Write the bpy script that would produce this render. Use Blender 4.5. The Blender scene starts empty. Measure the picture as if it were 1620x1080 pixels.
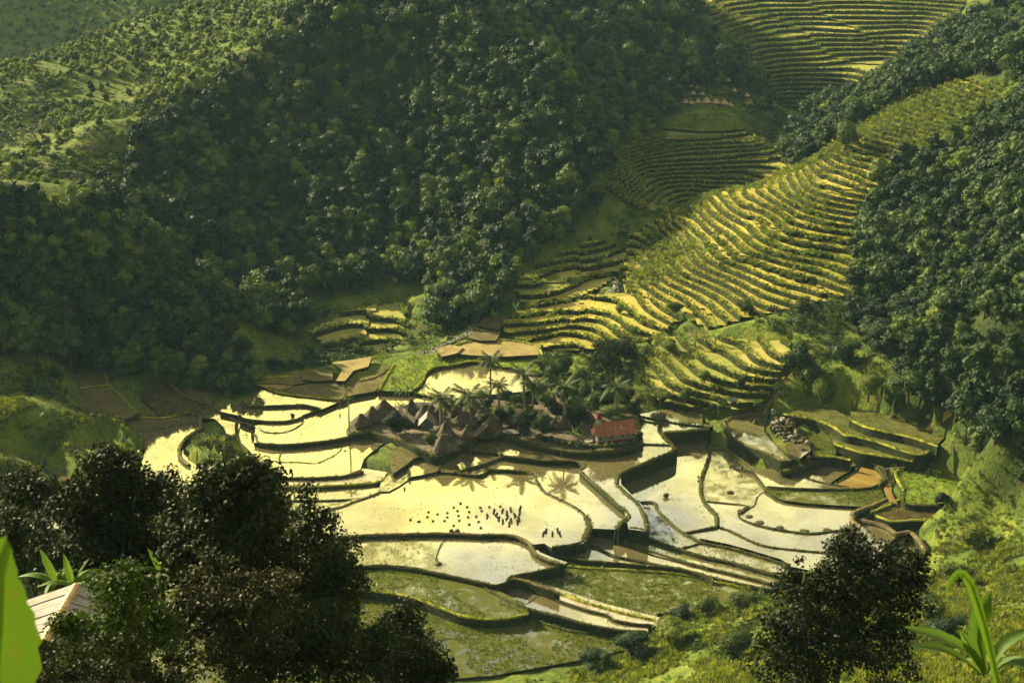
import bpy, bmesh, math, random
import numpy as np
from mathutils import Vector, Matrix, noise as mnoise
random.seed(7); rng = np.random.default_rng(7)
S = bpy.context.scene
ROOT = S.collection

# ---------------------------------------------------------------- camera, sky, sun, exposure
H = 140.0; F = 2200.0; PITCH = math.radians(20.0)
CP, SP = math.cos(PITCH), math.sin(PITCH)
cam_d = bpy.data.cameras.new('camera'); cam = bpy.data.objects.new('camera', cam_d); ROOT.objects.link(cam)
cam.location = (0, 0, H); cam.rotation_euler = (math.pi/2 - PITCH, 0, 0)
cam_d.sensor_width = 36; cam_d.lens = 36*F/1620; cam_d.clip_start = 0.3; cam_d.clip_end = 6000
cam_d.dof.use_dof = True; cam_d.dof.focus_distance = 300; cam_d.dof.aperture_fstop = 2.8
S.camera = cam
SUN_EL = math.radians(25); SUN_AZ = math.radians(-56)      # azimuth measured from +Y (view direction), negative = left
sdir = Vector((math.sin(SUN_AZ)*math.cos(SUN_EL), math.cos(SUN_AZ)*math.cos(SUN_EL), math.sin(SUN_EL)))
sun_d = bpy.data.lights.new('sun', 'SUN'); sun = bpy.data.objects.new('sun', sun_d); ROOT.objects.link(sun)
sun_d.energy = 5.0; sun_d.angle = math.radians(0.6); sun_d.color = (1.0, 0.86, 0.52)
sun.rotation_euler = sdir.to_track_quat('Z', 'Y').to_euler(); sun.location = sdir*900
W = bpy.data.worlds.new('World'); S.world = W; W.use_nodes = True
nt = W.node_tree; nt.nodes.clear()
def wn(t, **k):
    n = nt.nodes.new(t)
    for a, b in k.items(): setattr(n, a, b)
    return n
sky = wn('ShaderNodeTexSky', sky_type='NISHITA', sun_disc=False, sun_elevation=SUN_EL, sun_rotation=SUN_AZ,
         air_density=1.2, dust_density=2.0, ozone_density=1.0)
tc = wn('ShaderNodeTexCoord'); mp = wn('ShaderNodeMapping'); mp.inputs['Scale'].default_value = (1.6, 1.6, 3.2)
cn = wn('ShaderNodeTexNoise'); cn.inputs['Scale'].default_value = 2.1; cn.inputs['Detail'].default_value = 7; cn.inputs['Roughness'].default_value = .55
cr = wn('ShaderNodeMapRange'); cr.inputs[1].default_value = .38; cr.inputs[2].default_value = .62; cr.inputs[3].default_value = 0; cr.inputs[4].default_value = 1
tint = wn('ShaderNodeMix', data_type='RGBA', blend_type='MULTIPLY'); tint.inputs[0].default_value = 1
tint.inputs[7].default_value = (0.92, 0.95, 1.05, 1)
cl = wn('ShaderNodeMix', data_type='RGBA'); cn2 = wn('ShaderNodeTexNoise'); cn2.inputs['Scale'].default_value = 3.4; cn2.inputs['Detail'].default_value = 6; ccol = wn('ShaderNodeMix', data_type='RGBA'); ccol.inputs[6].default_value = (8.4, 7.5, 2.7, 1); ccol.inputs[7].default_value = (13.6, 12.0, 3.3, 1)   # grey and bright parts of the thin cloud cover
cr2 = wn('ShaderNodeMapRange'); cr2.inputs[1].default_value = .38; cr2.inputs[2].default_value = .54
bg = wn('ShaderNodeBackground'); bg.inputs[1].default_value = 0.05; wo = wn('ShaderNodeOutputWorld')
L = nt.links.new
L(tc.outputs['Generated'], mp.inputs[0]); L(mp.outputs[0], cn.inputs['Vector']); L(cn.outputs[0], cr.inputs[0])
L(sky.outputs[0], tint.inputs[6]); L(tint.outputs[2], cl.inputs[6]); 
sx = wn('ShaderNodeSeparateXYZ'); L(tc.outputs['Generated'], sx.inputs[0])
lowc = wn('ShaderNodeMapRange'); L(sx.outputs[2], lowc.inputs[0]); lowc.inputs[1].default_value = .30; lowc.inputs[2].default_value = .75; lowc.inputs[3].default_value = .65; lowc.inputs[4].default_value = -.55
add = wn('ShaderNodeMath', operation='ADD', use_clamp=True); L(cr.outputs[0], add.inputs[0]); L(lowc.outputs[0], add.inputs[1]); L(add.outputs[0], cl.inputs[0])
L(mp.outputs[0], cn2.inputs['Vector']); L(cn2.outputs[0], cr2.inputs[0]); L(cr2.outputs[0], ccol.inputs[0]); L(ccol.outputs[2], cl.inputs[7])
L(cl.outputs[2], bg.inputs[0]); L(bg.outputs[0], wo.inputs[0])
S.view_settings.view_transform = 'Standard'; S.view_settings.look = 'None'; S.view_settings.gamma = 1
S.view_settings.use_curve_mapping = False; S.view_settings.exposure = 2.12
S.cycles.use_denoising = True; S.cycles.max_bounces = 5; S.cycles.diffuse_bounces = 2; S.cycles.glossy_bounces = 2
S.cycles.transmission_bounces = 2; S.cycles.transparent_max_bounces = 4; S.cycles.volume_bounces = 0
S.cycles.caustics_reflective = False; S.cycles.caustics_refractive = False
S.cycles.use_adaptive_sampling = True; S.cycles.adaptive_threshold = 0.02

# ---------------------------------------------------------------- from a pixel of the survey photograph to a point of the place
def ray(u, v):
    a = (u-810)/F; b = (540-v)/F
    return a, CP+b*SP, -SP+b*CP
def at_z(u, v, z):
    a, dy, dz = ray(u, v); t = (z-H)/dz
    return Vector((a*t, dy*t, z))
def at_y(u, v, y):
    a, dy, dz = ray(u, v); t = y/dy
    return Vector((a*t, y, H+dz*t))
def project(P):
    P = np.asarray(P); x, y, z = P[:, 0], P[:, 1], P[:, 2]-H
    d = y*CP - z*SP; d = np.where(d < 0.1, 0.1, d); up = y*SP + z*CP
    return 810+F*x/d, 540-F*up/d
def inpoly(U, V, poly):
    c = np.zeros(len(U), bool); n = len(poly); j = n-1
    for i in range(n):
        xi, yi = poly[i][:2]; xj, yj = poly[j][:2]
        if yi != yj:
            m = ((yi > V) != (yj > V)) & (U < (xj-xi)*(V-yi)/(yj-yi)+xi)
            c ^= m
        j = i
    return c

# ---------------------------------------------------------------- node materials
def mat(name, build, **k):
    m = bpy.data.materials.new(name); m.use_nodes = True; t = m.node_tree; t.nodes.clear()
    build(t, **k); return m
class NT:
    def __init__(s, t): s.t = t
    def n(s, ty, ins=None, **k):
        n = s.t.nodes.new(ty)
        for a, b in k.items(): setattr(n, a, b)
        for a, b in (ins or {}).items():
            if isinstance(b, bpy.types.NodeSocket): s.t.links.new(b, n.inputs[a])
            else: n.inputs[a].default_value = b
        return n
    def noise(s, scale, detail=4, rough=.55, vec=None):
        n = s.n('ShaderNodeTexNoise', {'Scale': scale, 'Detail': detail, 'Roughness': rough})
        s.t.links.new(vec if vec is not None else s.pos(), n.inputs['Vector']); return n.outputs[0]
    def pos(s):
        if not hasattr(s, '_p'): s._p = s.n('ShaderNodeNewGeometry').outputs['Position']
        return s._p
    def ramp(s, fac, stops):
        r = s.n('ShaderNodeValToRGB', {'Fac': fac}); e = r.color_ramp.elements
        while len(e) < len(stops): e.new(.5)
        for q, (p, c) in zip(e, stops): q.position = p; q.color = (*c, 1)
        return r.outputs[0]
    def mix(s, fac, a, b, mode='MIX'):
        f = {0: fac, 6: a if isinstance(a, bpy.types.NodeSocket) else (*a, 1), 7: b if isinstance(b, bpy.types.NodeSocket) else (*b, 1)}
        return s.n('ShaderNodeMix', f, data_type='RGBA', blend_type=mode).outputs[2]
    def rng(s, v, a, b, c=0, d=1):
        return s.n('ShaderNodeMapRange', {0: v, 1: a, 2: b, 3: c, 4: d}).outputs[0]
    def math(s, op, a, b=0.0):
        return s.n('ShaderNodeMath', {0: a, 1: b}, operation=op).outputs[0]
    def attr(s, name): return s.n('ShaderNodeAttribute', attribute_name=name)
    def out(s, sh): s.n('ShaderNodeOutputMaterial', {0: sh})
    def bump(s, h, strength=.5, dist=.2):
        return s.n('ShaderNodeBump', {'Height': h, 'Strength': strength, 'Distance': dist}).outputs[0]
    def pbr(s, col, rough=.9, spec=.2, normal=None, metal=0.0):
        k = {'Base Color': col if isinstance(col, bpy.types.NodeSocket) else (*col, 1), 'Roughness': rough, 'Metallic': metal, 'Specular IOR Level': spec}
        if normal is not None: k['Normal'] = normal
        return s.n('ShaderNodeBsdfPrincipled', k).outputs[0]

def ground_like(t, cols, scale=.35, bump=.6, fine=2.5, spec=.1, patch=None):
    g = NT(t); a = g.noise(scale, 6, .65); b = g.noise(fine, 3, .6)
    n = len(cols); c = g.ramp(a, [(.3+.42*i/(n-1), x) for i, x in enumerate(cols)])
    c = g.mix(g.rng(b, .35, .7, 0, .75), c, g.mix(1, c, (.45, .45, .40), 'MULTIPLY'))
    if patch: c = g.mix(g.rng(g.noise(patch[1], 3), .52, .62), c, patch[0])
    g.out(g.pbr(c, .95, spec, g.bump(b, bump, .25)))
M = {}
def hillside(t):
    g = NT(t); a = g.noise(.16, 6, .65); b = g.noise(1.3, 4, .6); c3 = g.noise(.05, 3)
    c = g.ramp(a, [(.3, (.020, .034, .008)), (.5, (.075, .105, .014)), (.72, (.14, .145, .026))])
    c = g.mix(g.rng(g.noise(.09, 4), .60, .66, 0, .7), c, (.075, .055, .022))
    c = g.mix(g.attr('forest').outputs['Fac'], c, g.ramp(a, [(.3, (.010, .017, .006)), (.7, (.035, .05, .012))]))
    c = g.mix(g.rng(b, .35, .7, 0, .8), c, g.mix(1, c, (.4, .42, .36), 'MULTIPLY'))
    g.out(g.pbr(c, .95, .1, g.bump(b, 1.0, .35)))
M['ground'] = mat('hillside_grass', hillside)
def terr(t, cols, fine=2.0):
    g = NT(t); v = g.n('ShaderNodeTexVoronoi', {'Scale': .055, 'Vector': g.pos()}).outputs['Color']
    vv = g.n('ShaderNodeSeparateColor', {0: v}).outputs[0]
    c = g.ramp(g.math('ADD', g.math('MULTIPLY', vv, .6), g.math('MULTIPLY', g.noise(.5, 5), .4)), [(.15+.7*i/(len(cols)-1), x) for i, x in enumerate(cols)])
    b = g.noise(fine, 3); c = g.mix(g.rng(b, .4, .65, 0, .6), c, g.mix(1, c, (.5, .5, .4), 'MULTIPLY'))
    g.out(g.pbr(c, .9, .15, g.bump(b, .6, .2)))
M['tread'] = mat('terrace_soil', lambda t: terr(t, [(.11, .13, .018), (.23, .205, .03), (.31, .25, .05), (.40, .34, .07), (.22, .22, .03)]))
M['tread_green'] = mat('terrace_grass_field', lambda t: terr(t, [(.08, .10, .016), (.18, .175, .03), (.30, .26, .065), (.14, .165, .024)]))
M['riser'] = mat('terrace_wall_grass_shaded', lambda t: ground_like(t, [(.006, .009, .003), (.018, .024, .007), (.050, .055, .015)], .8, 1.0, 3.5))  # near-black grass: the shade of backlit walls is put into the colour
M['lip'] = mat('terrace_rim_grass_lit', lambda t: ground_like(t, [(.05, .07, .010), (.20, .21, .024), (.42, .38, .045)], .5, .8, 3.0))  # bright counterpart of the wall grass, sunlight on the rims painted in
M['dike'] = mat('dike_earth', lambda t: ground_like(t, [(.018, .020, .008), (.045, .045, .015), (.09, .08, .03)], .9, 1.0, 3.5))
M['path'] = mat('trodden_dike_earth', lambda t: ground_like(t, [(.06, .045, .022), (.11, .085, .04), (.19, .15, .07)], .9, .6, 3.5))
M['dirt'] = mat('village_dirt', lambda t: ground_like(t, [(.05, .04, .028), (.11, .09, .06), (.20, .165, .115)], .5, .8, 2.5))
M['brown'] = mat('ploughed_soil', lambda t: ground_like(t, [(.055, .047, .020), (.095, .080, .028), (.15, .125, .045)], .3, 1.0, 2.2))
M['tan'] = mat('dry_field_soil', lambda t: ground_like(t, [(.15, .12, .045), (.23, .18, .07), (.30, .25, .11)], .3, .8, 2.2))
M['green'] = mat('rice_green_field', lambda t: ground_like(t, [(.05, .09, .012), (.11, .16, .018), (.19, .22, .028)], .25, 1.0, 2.0))
M['olive'] = mat('olive_terrace_grass', lambda t: ground_like(t, [(.03, .036, .010), (.075, .08, .018), (.14, .13, .035)], .35, 1.0, 2.0))
M['stone'] = mat('pale_stone', lambda t: ground_like(t, [(.10, .10, .085), (.2, .2, .17), (.32, .3, .25)], 1.5, .8, 4, .3))
def water(t, mud=(.12, .10, .045), stub=0.0, wet=1.0, rough=.03, dark=(.03, .03, .012), plant=((.04, .05, .015), (.13, .125, .04)), cov=0):
    g = NT(t); n1 = g.noise(.05, 5, .6); n2 = g.noise(1.6, 4, .75); n3 = g.noise(5.5, 2, .6)
    c = g.mix(g.rng(n1, .35, .7), tuple(x*.75 for x in mud), mud)
    c = g.mix(g.rng(n2, .57, .67, 0, .6+.4*stub), c, dark)
    r = g.math('ADD', rough, g.math('MULTIPLY', g.rng(n2, .55, .66), .30*stub+.02))
    w = g.n('ShaderNodeBsdfPrincipled', {'Base Color': c, 'Roughness': r, 'IOR': 3.2, 'Specular IOR Level': g.rng(g.math('ADD', g.math('MULTIPLY', g.noise(.09, 5, .65), .7), g.math('MULTIPLY', n2, .3)), .44, .60, .85, .52),
        'Normal': g.bump(n1, .05, .3)}).outputs[0]
    if stub > 0:
        k = g.rng(g.math('ADD', g.math('MULTIPLY', n3, .55), g.math('MULTIPLY', g.noise(.35, 3), .45)), .62-.22*stub-cov, .66-.2*stub-cov)
        m = g.pbr(g.mix(n2, *plant), .9, .04, g.bump(n3, .6, .1))
        mx = g.n('ShaderNodeMixShader', {0: k}); t.links.new(w, mx.inputs[1]); t.links.new(m, mx.inputs[2]); w = mx.outputs[0]
    g.out(w)
M['water'] = mat('flooded_paddy_water', lambda t: water(t))
M['stubble'] = mat('flooded_stubble_water', lambda t: water(t, stub=.55))
M['weedy'] = mat('weedy_paddy_water', lambda t: water(t, stub=1.0, mud=(.10, .10, .03), plant=((.014, .018, .004), (.095, .10, .018)), cov=.0))
M['mudwater'] = mat('brown_paddy_water', lambda t: water(t, mud=(.07, .05, .022), stub=.3))
M['orange'] = mat('orange_silt_water', lambda t: water(t, mud=(.27, .175, .05), rough=.06))
M['mudflat'] = mat('wet_mud', lambda t: water(t, mud=(.26, .20, .10), stub=.35, rough=.22))

# ---------------------------------------------------------------- helpers
def tag(o, label=None, cat=None, group=None, kind=None):
    if label: o['label'] = label
    if cat: o['category'] = cat
    if group: o['group'] = group
    if kind: o['kind'] = kind
    return o
def link(o, parent=None):
    ROOT.objects.link(o)
    if parent is not None: o.parent = parent
    return o
def mesh(name, V, Fc, m, smooth=False, mi=None):
    me = bpy.data.meshes.new(name)
    V = np.asarray(V, dtype=np.float32)
    if isinstance(Fc, np.ndarray):
        k = Fc.shape[1]; me.vertices.add(len(V)); me.vertices.foreach_set('co', V.ravel())
        me.loops.add(Fc.size); me.loops.foreach_set('vertex_index', Fc.astype(np.int32).ravel())
        me.polygons.add(len(Fc)); me.polygons.foreach_set('loop_start', np.arange(0, Fc.size, k, dtype=np.int32))
        me.update(calc_edges=True)
    else:
        me.from_pydata([tuple(map(float, v)) for v in V], [], Fc); me.update()
    for x in (m if isinstance(m, (list, tuple)) else [m]): me.materials.append(x)
    if mi is not None: me.polygons.foreach_set('material_index', np.asarray(mi, dtype=np.int32))
    if smooth: me.polygons.foreach_set('use_smooth', np.ones(len(me.polygons), bool))
    return me
def obj(name, me, parent=None, loc=None):
    o = bpy.data.objects.new(name, me)
    if loc is not None: o.location = loc
    return link(o, parent)
def empty(name, loc, rz=0, label=None, cat=None, group=None):
    o = bpy.data.objects.new(name, None); o.empty_display_size = .5; o.location = loc; o.rotation_euler = (0, 0, rz)
    link(o); return tag(o, label, cat, group)
def copy_tree(o, parent=None):
    c = o.copy(); ROOT.objects.link(c); c.parent = parent
    for ch in list(o.children): copy_tree(ch, c)
    return c
class MB:
    """collects faces into one mesh"""
    def __init__(s): s.V = []; s.F = []; s.mi = []
    def add(s, V, Fc, mi=0):
        o = len(s.V); s.V.extend([tuple(v) for v in V]); s.F.extend([tuple(i+o for i in f) for f in Fc]); s.mi.extend([mi]*len(Fc))
    def box(s, c, d, rz=0, mi=0, M4=None):
        x, y, z = d[0]/2, d[1]/2, d[2]/2
        V = [Vector((i*x, j*y, k*z)) for k in (-1, 1) for i, j in ((-1, -1), (1, -1), (1, 1), (-1, 1))]
        R = M4 if M4 is not None else Matrix.Rotation(rz, 3, 'Z')
        V = [R @ v + Vector(c) for v in V]
        s.add(V, [(3, 2, 1, 0), (4, 5, 6, 7), (0, 1, 5, 4), (1, 2, 6, 5), (2, 3, 7, 6), (3, 0, 4, 7)], mi)
    def tube(s, pts, rad, n=6, mi=0, cap=True):
        V = []; Fc = []
        for i, p in enumerate(pts):
            p = Vector(p); a = Vector(pts[max(0, i-1)]); b = Vector(pts[min(len(pts)-1, i+1)]); d = (b-a).normalized()
            x = d.cross(Vector((.31, .95, .05))); x = x.normalized() if x.length > .01 else Vector((1, 0, 0)); y = d.cross(x)
            r = rad[i] if isinstance(rad, (list, tuple)) else rad
            V += [p + (x*math.cos(2*math.pi*k/n)+y*math.sin(2*math.pi*k/n))*r for k in range(n)]
        for i in range(len(pts)-1):
            for k in range(n): Fc.append((i*n+k, i*n+(k+1) % n, (i+1)*n+(k+1) % n, (i+1)*n+k))
        if cap: Fc.append(tuple(range((len(pts)-1)*n, len(pts)*n)))
        s.add(V, Fc, mi)
    def blob(s, c, r, n=7, m=5, jit=.15, mi=0, seed=0):
        rr = random.Random(seed); V = [Vector((0, 0, -1))]
        for i in range(1, m):
            th = math.pi*i/m - math.pi/2
            for k in range(n): V.append(Vector((math.cos(th)*math.cos(2*math.pi*k/n), math.cos(th)*math.sin(2*math.pi*k/n), math.sin(th)))*(1+rr.uniform(-jit, jit)))
        V.append(Vector((0, 0, 1))); Fc = []
        for k in range(n): Fc.append((0, 1+(k+1) % n, 1+k))
        for i in range(m-2):
            for k in range(n): Fc.append((1+i*n+k, 1+i*n+(k+1) % n, 1+(i+1)*n+(k+1) % n, 1+(i+1)*n+k))
        for k in range(n): Fc.append((1+(m-2)*n+k, 1+(m-2)*n+(k+1) % n, len(V)-1))
        r = r if hasattr(r, '__len__') else (r, r, r)
        s.add([Vector((v.x*r[0], v.y*r[1], v.z*r[2]))+Vector(c) for v in V], Fc, mi)
    def mesh(s, name, m, smooth=False): return mesh(name, s.V, s.F, m, smooth, s.mi)
    def build(s, name, m, parent=None, loc=None, smooth=False): return obj(name, s.mesh(name, m, smooth), parent, loc)
from mathutils.geometry import tessellate_polygon
# ---------------------------------------------------------------- survey: paddies  (level z, kind, outline)
PADDIES = [
 (0, 'water', [(480,812),(505,808),(540,803),(575,789),(600,776),(622,770),(644,758),(661,751),(690,746),(718,747),(734,750),(758,752),(768,747),(775,743),(803,744),(834,746),(845,752),(850,762),(855,770),(862,779),(885,790),(910,803),(926,815),(932,828),(928,845),(921,858),(900,862),(873,865),(862,858),(838,860),(820,850),(800,846),(760,846),(700,844),(640,845),(560,848),(500,856),(460,862)]),
 (-.7, 'stubble', [(470,860),(560,848),(640,845),(688,844),(708,850),(694,870),(690,885),(697,893),(724,912),(693,907),(655,899),(616,895),(570,896),(500,905),(460,900)]),
 (-.72, 'water', [(688,844),(760,846),(800,846),(820,850),(838,860),(846,874),(865,885),(890,893),(886,895),(857,902),(831,908),(808,911),(800,921),(785,926),(754,920),(724,912),(697,893),(690,885),(694,870),(708,850)]),
 (.6, 'water', [(648,754),(646,728),(653,726),(677,720),(699,722),(703,717),(692,745),(661,751)]),
 (.5, 'water', [(692,745),(697,730),(703,717),(716,709),(738,702),(742,716),(780,717),(790,719),(791,724),(771,732),(753,738),(734,743),(718,747)]),
 (1.3, 'water', [(735,702),(744,700),(765,692),(790,690),(830,700),(870,709),(920,713),(960,712),(1005,706),(1020,702),(1060,704),(1063,708),(1066,715),(1050,722),(1030,730),(1010,738),(990,745),(980,752),(979,765),(991,780),(1010,798),(1020,820),(1023,840),(997,836),(990,807),(980,800),(961,783),(943,767),(919,746),(926,738),(918,731),(907,728),(860,728),(830,724),(795,720),(790,716),(738,710)]),
 (.1, 'water', [(718,747),(734,743),(753,738),(771,732),(791,724),(795,720),(830,724),(860,728),(907,728),(919,732),(925,740),(919,746),(943,767),(961,783),(980,800),(990,807),(995,815),(985,825),(974,836),(937,834),(932,828),(926,815),(910,803),(885,790),(862,779),(855,770),(850,762),(845,752),(834,746),(803,744),(775,743),(768,747),(758,752)]),
 (-2.4, 'water', [(930,834),(973,836),(975,850),(984,858),(1022,870),(1064,883),(1106,895),(1153,906),(1222,924),(1222,934),(1160,921),(1122,912),(1087,902),(1049,895),(1011,887),(972,879),(953,870),(926,858)]),
 (-2.6, 'water', [(869,863),(921,858),(926,858),(953,870),(972,879),(1011,887),(1049,895),(1087,902),(1000,893),(961,890),(923,887),(886,879)]),
 (-2.75, 'stubble', [(838,860),(869,862),(886,879),(923,887),(961,890),(1000,893),(1064,899),(1110,909),(1129,918),(1076,907),(999,901),(923,898),(892,894),(865,885),(846,874)]),
 (-2.15, 'stubble', [(974,836),(997,835),(1013,836),(1023,851),(1057,863),(1107,879),(1153,889),(1199,902),(1236,913),(1222,924),(1153,906),(1096,892),(1038,877),(1000,864),(982,857),(975,848)]),
 (-1.85, 'stubble', [(1009,795),(1034,795),(1050,814),(1067,835),(1088,847),(1111,858),(1078,867),(1046,859),(1025,850),(1024,835),(1020,818)]),
 (-1.9, 'stubble', [(1078,867),(1111,858),(1145,865),(1176,873),(1230,889),(1245,895),(1245,904),(1199,902),(1153,889),(1107,879)]),
 (-1.7, 'water', [(1054,686),(1061,697),(1072,708),(1070,720),(1061,734),(1036,751),(991,775),(998,786),(1010,796),(1034,795),(1041,807),(1054,821),(1071,836),(1082,843),(1102,839),(1134,833),(1135,828),(1134,818),(1123,805),(1112,790),(1109,766),(1117,736),(1121,720),(1119,705),(1110,695),(1091,691),(1060,685)]),
 (-1.9, 'water', [(1082,843),(1134,833),(1153,839),(1180,852),(1207,863),(1249,869),(1314,875),(1345,880),(1345,905),(1290,902),(1250,894),(1230,889),(1176,873),(1145,865),(1111,858)]),
 (-1.85, 'water', [(1119,793),(1147,796),(1168,798),(1183,801),(1171,811),(1164,815),(1190,829),(1221,836),(1252,841),(1282,844),(1313,841),(1357,837),(1366,828),(1384,829),(1404,835),(1418,846),(1400,862),(1380,885),(1314,875),(1249,869),(1207,863),(1180,852),(1153,839),(1134,833),(1134,818)]),
 (-3.0, 'water', [(1395,850),(1418,846),(1440,843),(1452,855),(1462,872),(1452,890),(1430,908),(1380,910),(1350,890),(1380,872)]),
 (-1.8, 'stubble', [(1121,709),(1154,713),(1164,721),(1183,735),(1199,748),(1209,766),(1213,774),(1199,784),(1197,799),(1187,803),(1165,798),(1147,796),(1119,793),(1115,782),(1116,765),(1123,745),(1125,730)]),
 (-1.82, 'water', [(1213,774),(1229,785),(1241,790),(1272,794),(1329,798),(1376,800),(1386,802),(1364,809),(1352,813),(1348,821),(1355,831),(1357,837),(1337,838),(1313,841),(1282,844),(1252,841),(1221,836),(1190,828),(1172,820),(1164,815),(1183,803),(1197,799),(1199,784)]),
 (-1.2, 'weedy', [(1210,768),(1262,773),(1323,774),(1364,772),(1384,769),(1394,780),(1398,793),(1386,801),(1329,798),(1272,794),(1241,790),(1229,785),(1213,774)]),
 (-.9, 'water', [(1197,744),(1229,746),(1254,751),(1268,752),(1286,759),(1315,766),(1343,769),(1364,772),(1323,774),(1262,773),(1214,771),(1207,760)]),
 (-.8, 'water', [(1246,751),(1280,742),(1300,735),(1310,733),(1335,737),(1357,740),(1352,748),(1340,755),(1316,766),(1286,759),(1268,752)]),
 (-.8, 'orange', [(1357,740),(1375,743),(1390,751),(1396,758),(1388,766),(1376,770),(1364,772),(1340,770),(1316,766),(1340,755),(1352,748)]),
 (0.2, 'green', [(1421,748),(1451,743),(1490,750),(1528,766),(1524,781),(1509,795),(1436,797),(1430,775)]),
 (-.8, 'mudwater', [(1383,811),(1406,800),(1430,792),(1513,793),(1520,808),(1497,821),(1440,821),(1413,824)]),
 (1.0, 'tan', [(1528,788),(1545,775),(1565,778),(1570,790),(1555,804),(1540,800)]),
 (2.0, 'stubble', [(1145,667),(1160,660),(1178,655),(1215,654),(1212,662),(1207,671),(1207,683),(1217,698),(1230,711),(1249,728),(1238,729),(1221,720),(1190,708),(1165,697),(1153,682)]),
 (2.3, 'water', [(1252,706),(1275,698),(1280,712),(1264,724),(1252,718)]),
 (1.7, 'stubble', [(1013,656),(1050,652),(1106,653),(1109,672),(1084,671),(1048,665)]),
 (1.5, 'water', [(1006,663),(1013,658),(1048,665),(1084,671),(1124,676),(1120,679),(1070,683),(1050,684),(1042,673),(1030,668)]),
 (1.4, 'water', [(1004,666),(1030,668),(1043,672),(1042,682),(1047,692),(1060,703),(1017,703),(1006,698)]),
 (2.0, 'water', [(404,699),(437,703),(483,701),(530,695),(567,687),(600,684),(640,672),(700,662),(780,650),(840,640),(840,628),(760,628),(683,626),(650,620),(622,618),(585,620),(557,625),(530,640),(504,649),(480,657),(478,670),(454,683),(420,684),(409,675)]),
 (2.6, 'water', [(640,620),(654,614),(668,603),(674,590),(689,580),(720,576),(750,571),(793,578),(807,582),(850,600),(850,640),(776,630),(683,627),(660,622)]),
 (2.1, 'water', [(420,684),(406,674),(430,671),(456,667),(476,660),(480,657),(478,670),(454,683)]),
 (2.5, 'water', [(350,650),(368,638),(384,641),(400,643),(440,642),(481,641),(507,647),(480,657),(476,661),(428,667),(389,663),(378,656)]),
 (3.0, 'water', [(384,634),(400,630),(412,620),(421,615),(440,621),(480,628),(535,632),(530,637),(507,647),(484,641),(440,642),(400,642)]),
 (3.2, 'brown', [(444,618),(463,608),(493,603),(567,603),(600,594),(622,577),(615,592),(602,608),(591,618),(557,624),(535,631),(483,626)]),
 (3.6, 'brown', [(400,598),(440,596),(478,596),(493,603),(463,608),(440,606),(404,606)]),
 (3.4, 'tan', [(405,608),(445,606),(462,609),(444,618),(424,614)]),
 (4.0, 'brown', [(478,592),(500,587),(520,588),(524,600),(500,602),(480,600)]),
 (4.5, 'tan', [(530,575),(585,568),(581,579),(557,586),(544,602),(534,602),(543,585)]),
 (3.3, 'green', [(600,617),(605,608),(614,592),(624,576),(650,566),(700,558),(740,560),(800,562),(855,562),(855,590),(793,579),(750,571),(720,576),(689,580),(674,590),(668,603),(652,619),(622,618)]),
 (4.6, 'tan', [(700,556),(740,541),(780,538),(820,541),(850,548),(856,560),(800,563),(745,561)]),
 (5.4, 'brown', [(741,534),(758,517),(780,517),(790,526),(783,538),(760,538)]),
 (6.0, 'brown', [(757,515),(772,502),(795,500),(800,508),(788,521)]),
 (5.0, 'tan', [(700,551),(712,549),(728,550),(722,558),(700,563),(694,558)]),
 (.8, 'water', [(190,667),(205,655),(221,659),(260,661),(291,655),(308,656),(315,668),(211,683),(200,676)]),
 (.78, 'water', [(211,683),(315,668),(317,678),(300,688),(287,702),(285,718),(290,728),(320,740),(350,760),(330,800),(230,800),(224,740),(233,710),(224,691)]),
 (1.4, 'mudwater', [(224,618),(271,609),(284,621),(310,634),(341,645),(375,666),(374,688),(363,690),(356,675),(341,661),(321,661),(308,653),(291,653),(250,656),(246,646),(224,632)]),
 (1.8, 'brown', [(291,617),(306,617),(325,626),(334,640),(317,636)]),
 (2.5, 'brown', [(122,580),(165,588),(172,608),(126,614)]),
 (2.3, 'brown', [(126,614),(172,609),(190,625),(216,653),(195,664),(130,655)]),
 (.9, 'water', [(379,672),(398,673),(409,687),(407,699),(437,704),(483,702),(530,696),(567,688),(606,684),(610,697),(585,715),(573,726),(568,742),(540,752),(500,755),(445,755),(425,746),(404,728),(383,703),(376,690)]),
 (.4, 'mudflat', [(420,752),(445,755),(500,756),(545,754),(575,746),(605,750),(604,758),(590,763),(540,767),(480,768),(430,764)]),
 (-.2, 'water', [(420,768),(480,769),(540,768),(597,763),(590,780),(572,789),(500,792),(450,790)]),
 (-.3, 'stubble', [(450,792),(540,791),(600,776),(575,789),(540,803),(500,806),(460,806)]),
 (.3, 'stubble', [(638,740),(645,757),(629,768),(614,776),(600,777),(610,759),(622,752)]),
 (1.5, 'brown', [(622,722),(630,710),(650,707),(676,708),(680,718),(653,724),(640,735),(622,748),(618,735)]),
 (1.2, 'water', [(126,712),(150,704),(173,699),(172,720),(150,728),(132,722)]),
 (1.0, 'water', [(50,738),(56,724),(64,724),(64,742)]), (.8, 'water', [(78,748),(84,744),(110,760),(112,780),(96,775),(84,765)]),
 (.6, 'water', [(18,742),(32,742),(26,757),(10,757)]), (.2, 'water', [(60,826),(72,822),(96,838),(62,838)]),
 (-1.4, 'weedy', [(440,905),(570,897),(616,895),(655,900),(693,908),(724,914),(754,921),(785,940),(820,957),(835,970),(790,978),(740,976),(700,962),(660,947),(600,935),(540,932),(450,930)]),
 (-2.7, 'mudflat', [(804,922),(808,917),(831,920),(858,929),(884,938),(923,952),(961,963),(999,973),(1037,981),(1034,989),(999,985),(969,979),(961,972),(923,962),(884,949),(846,932),(823,928)]),
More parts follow.
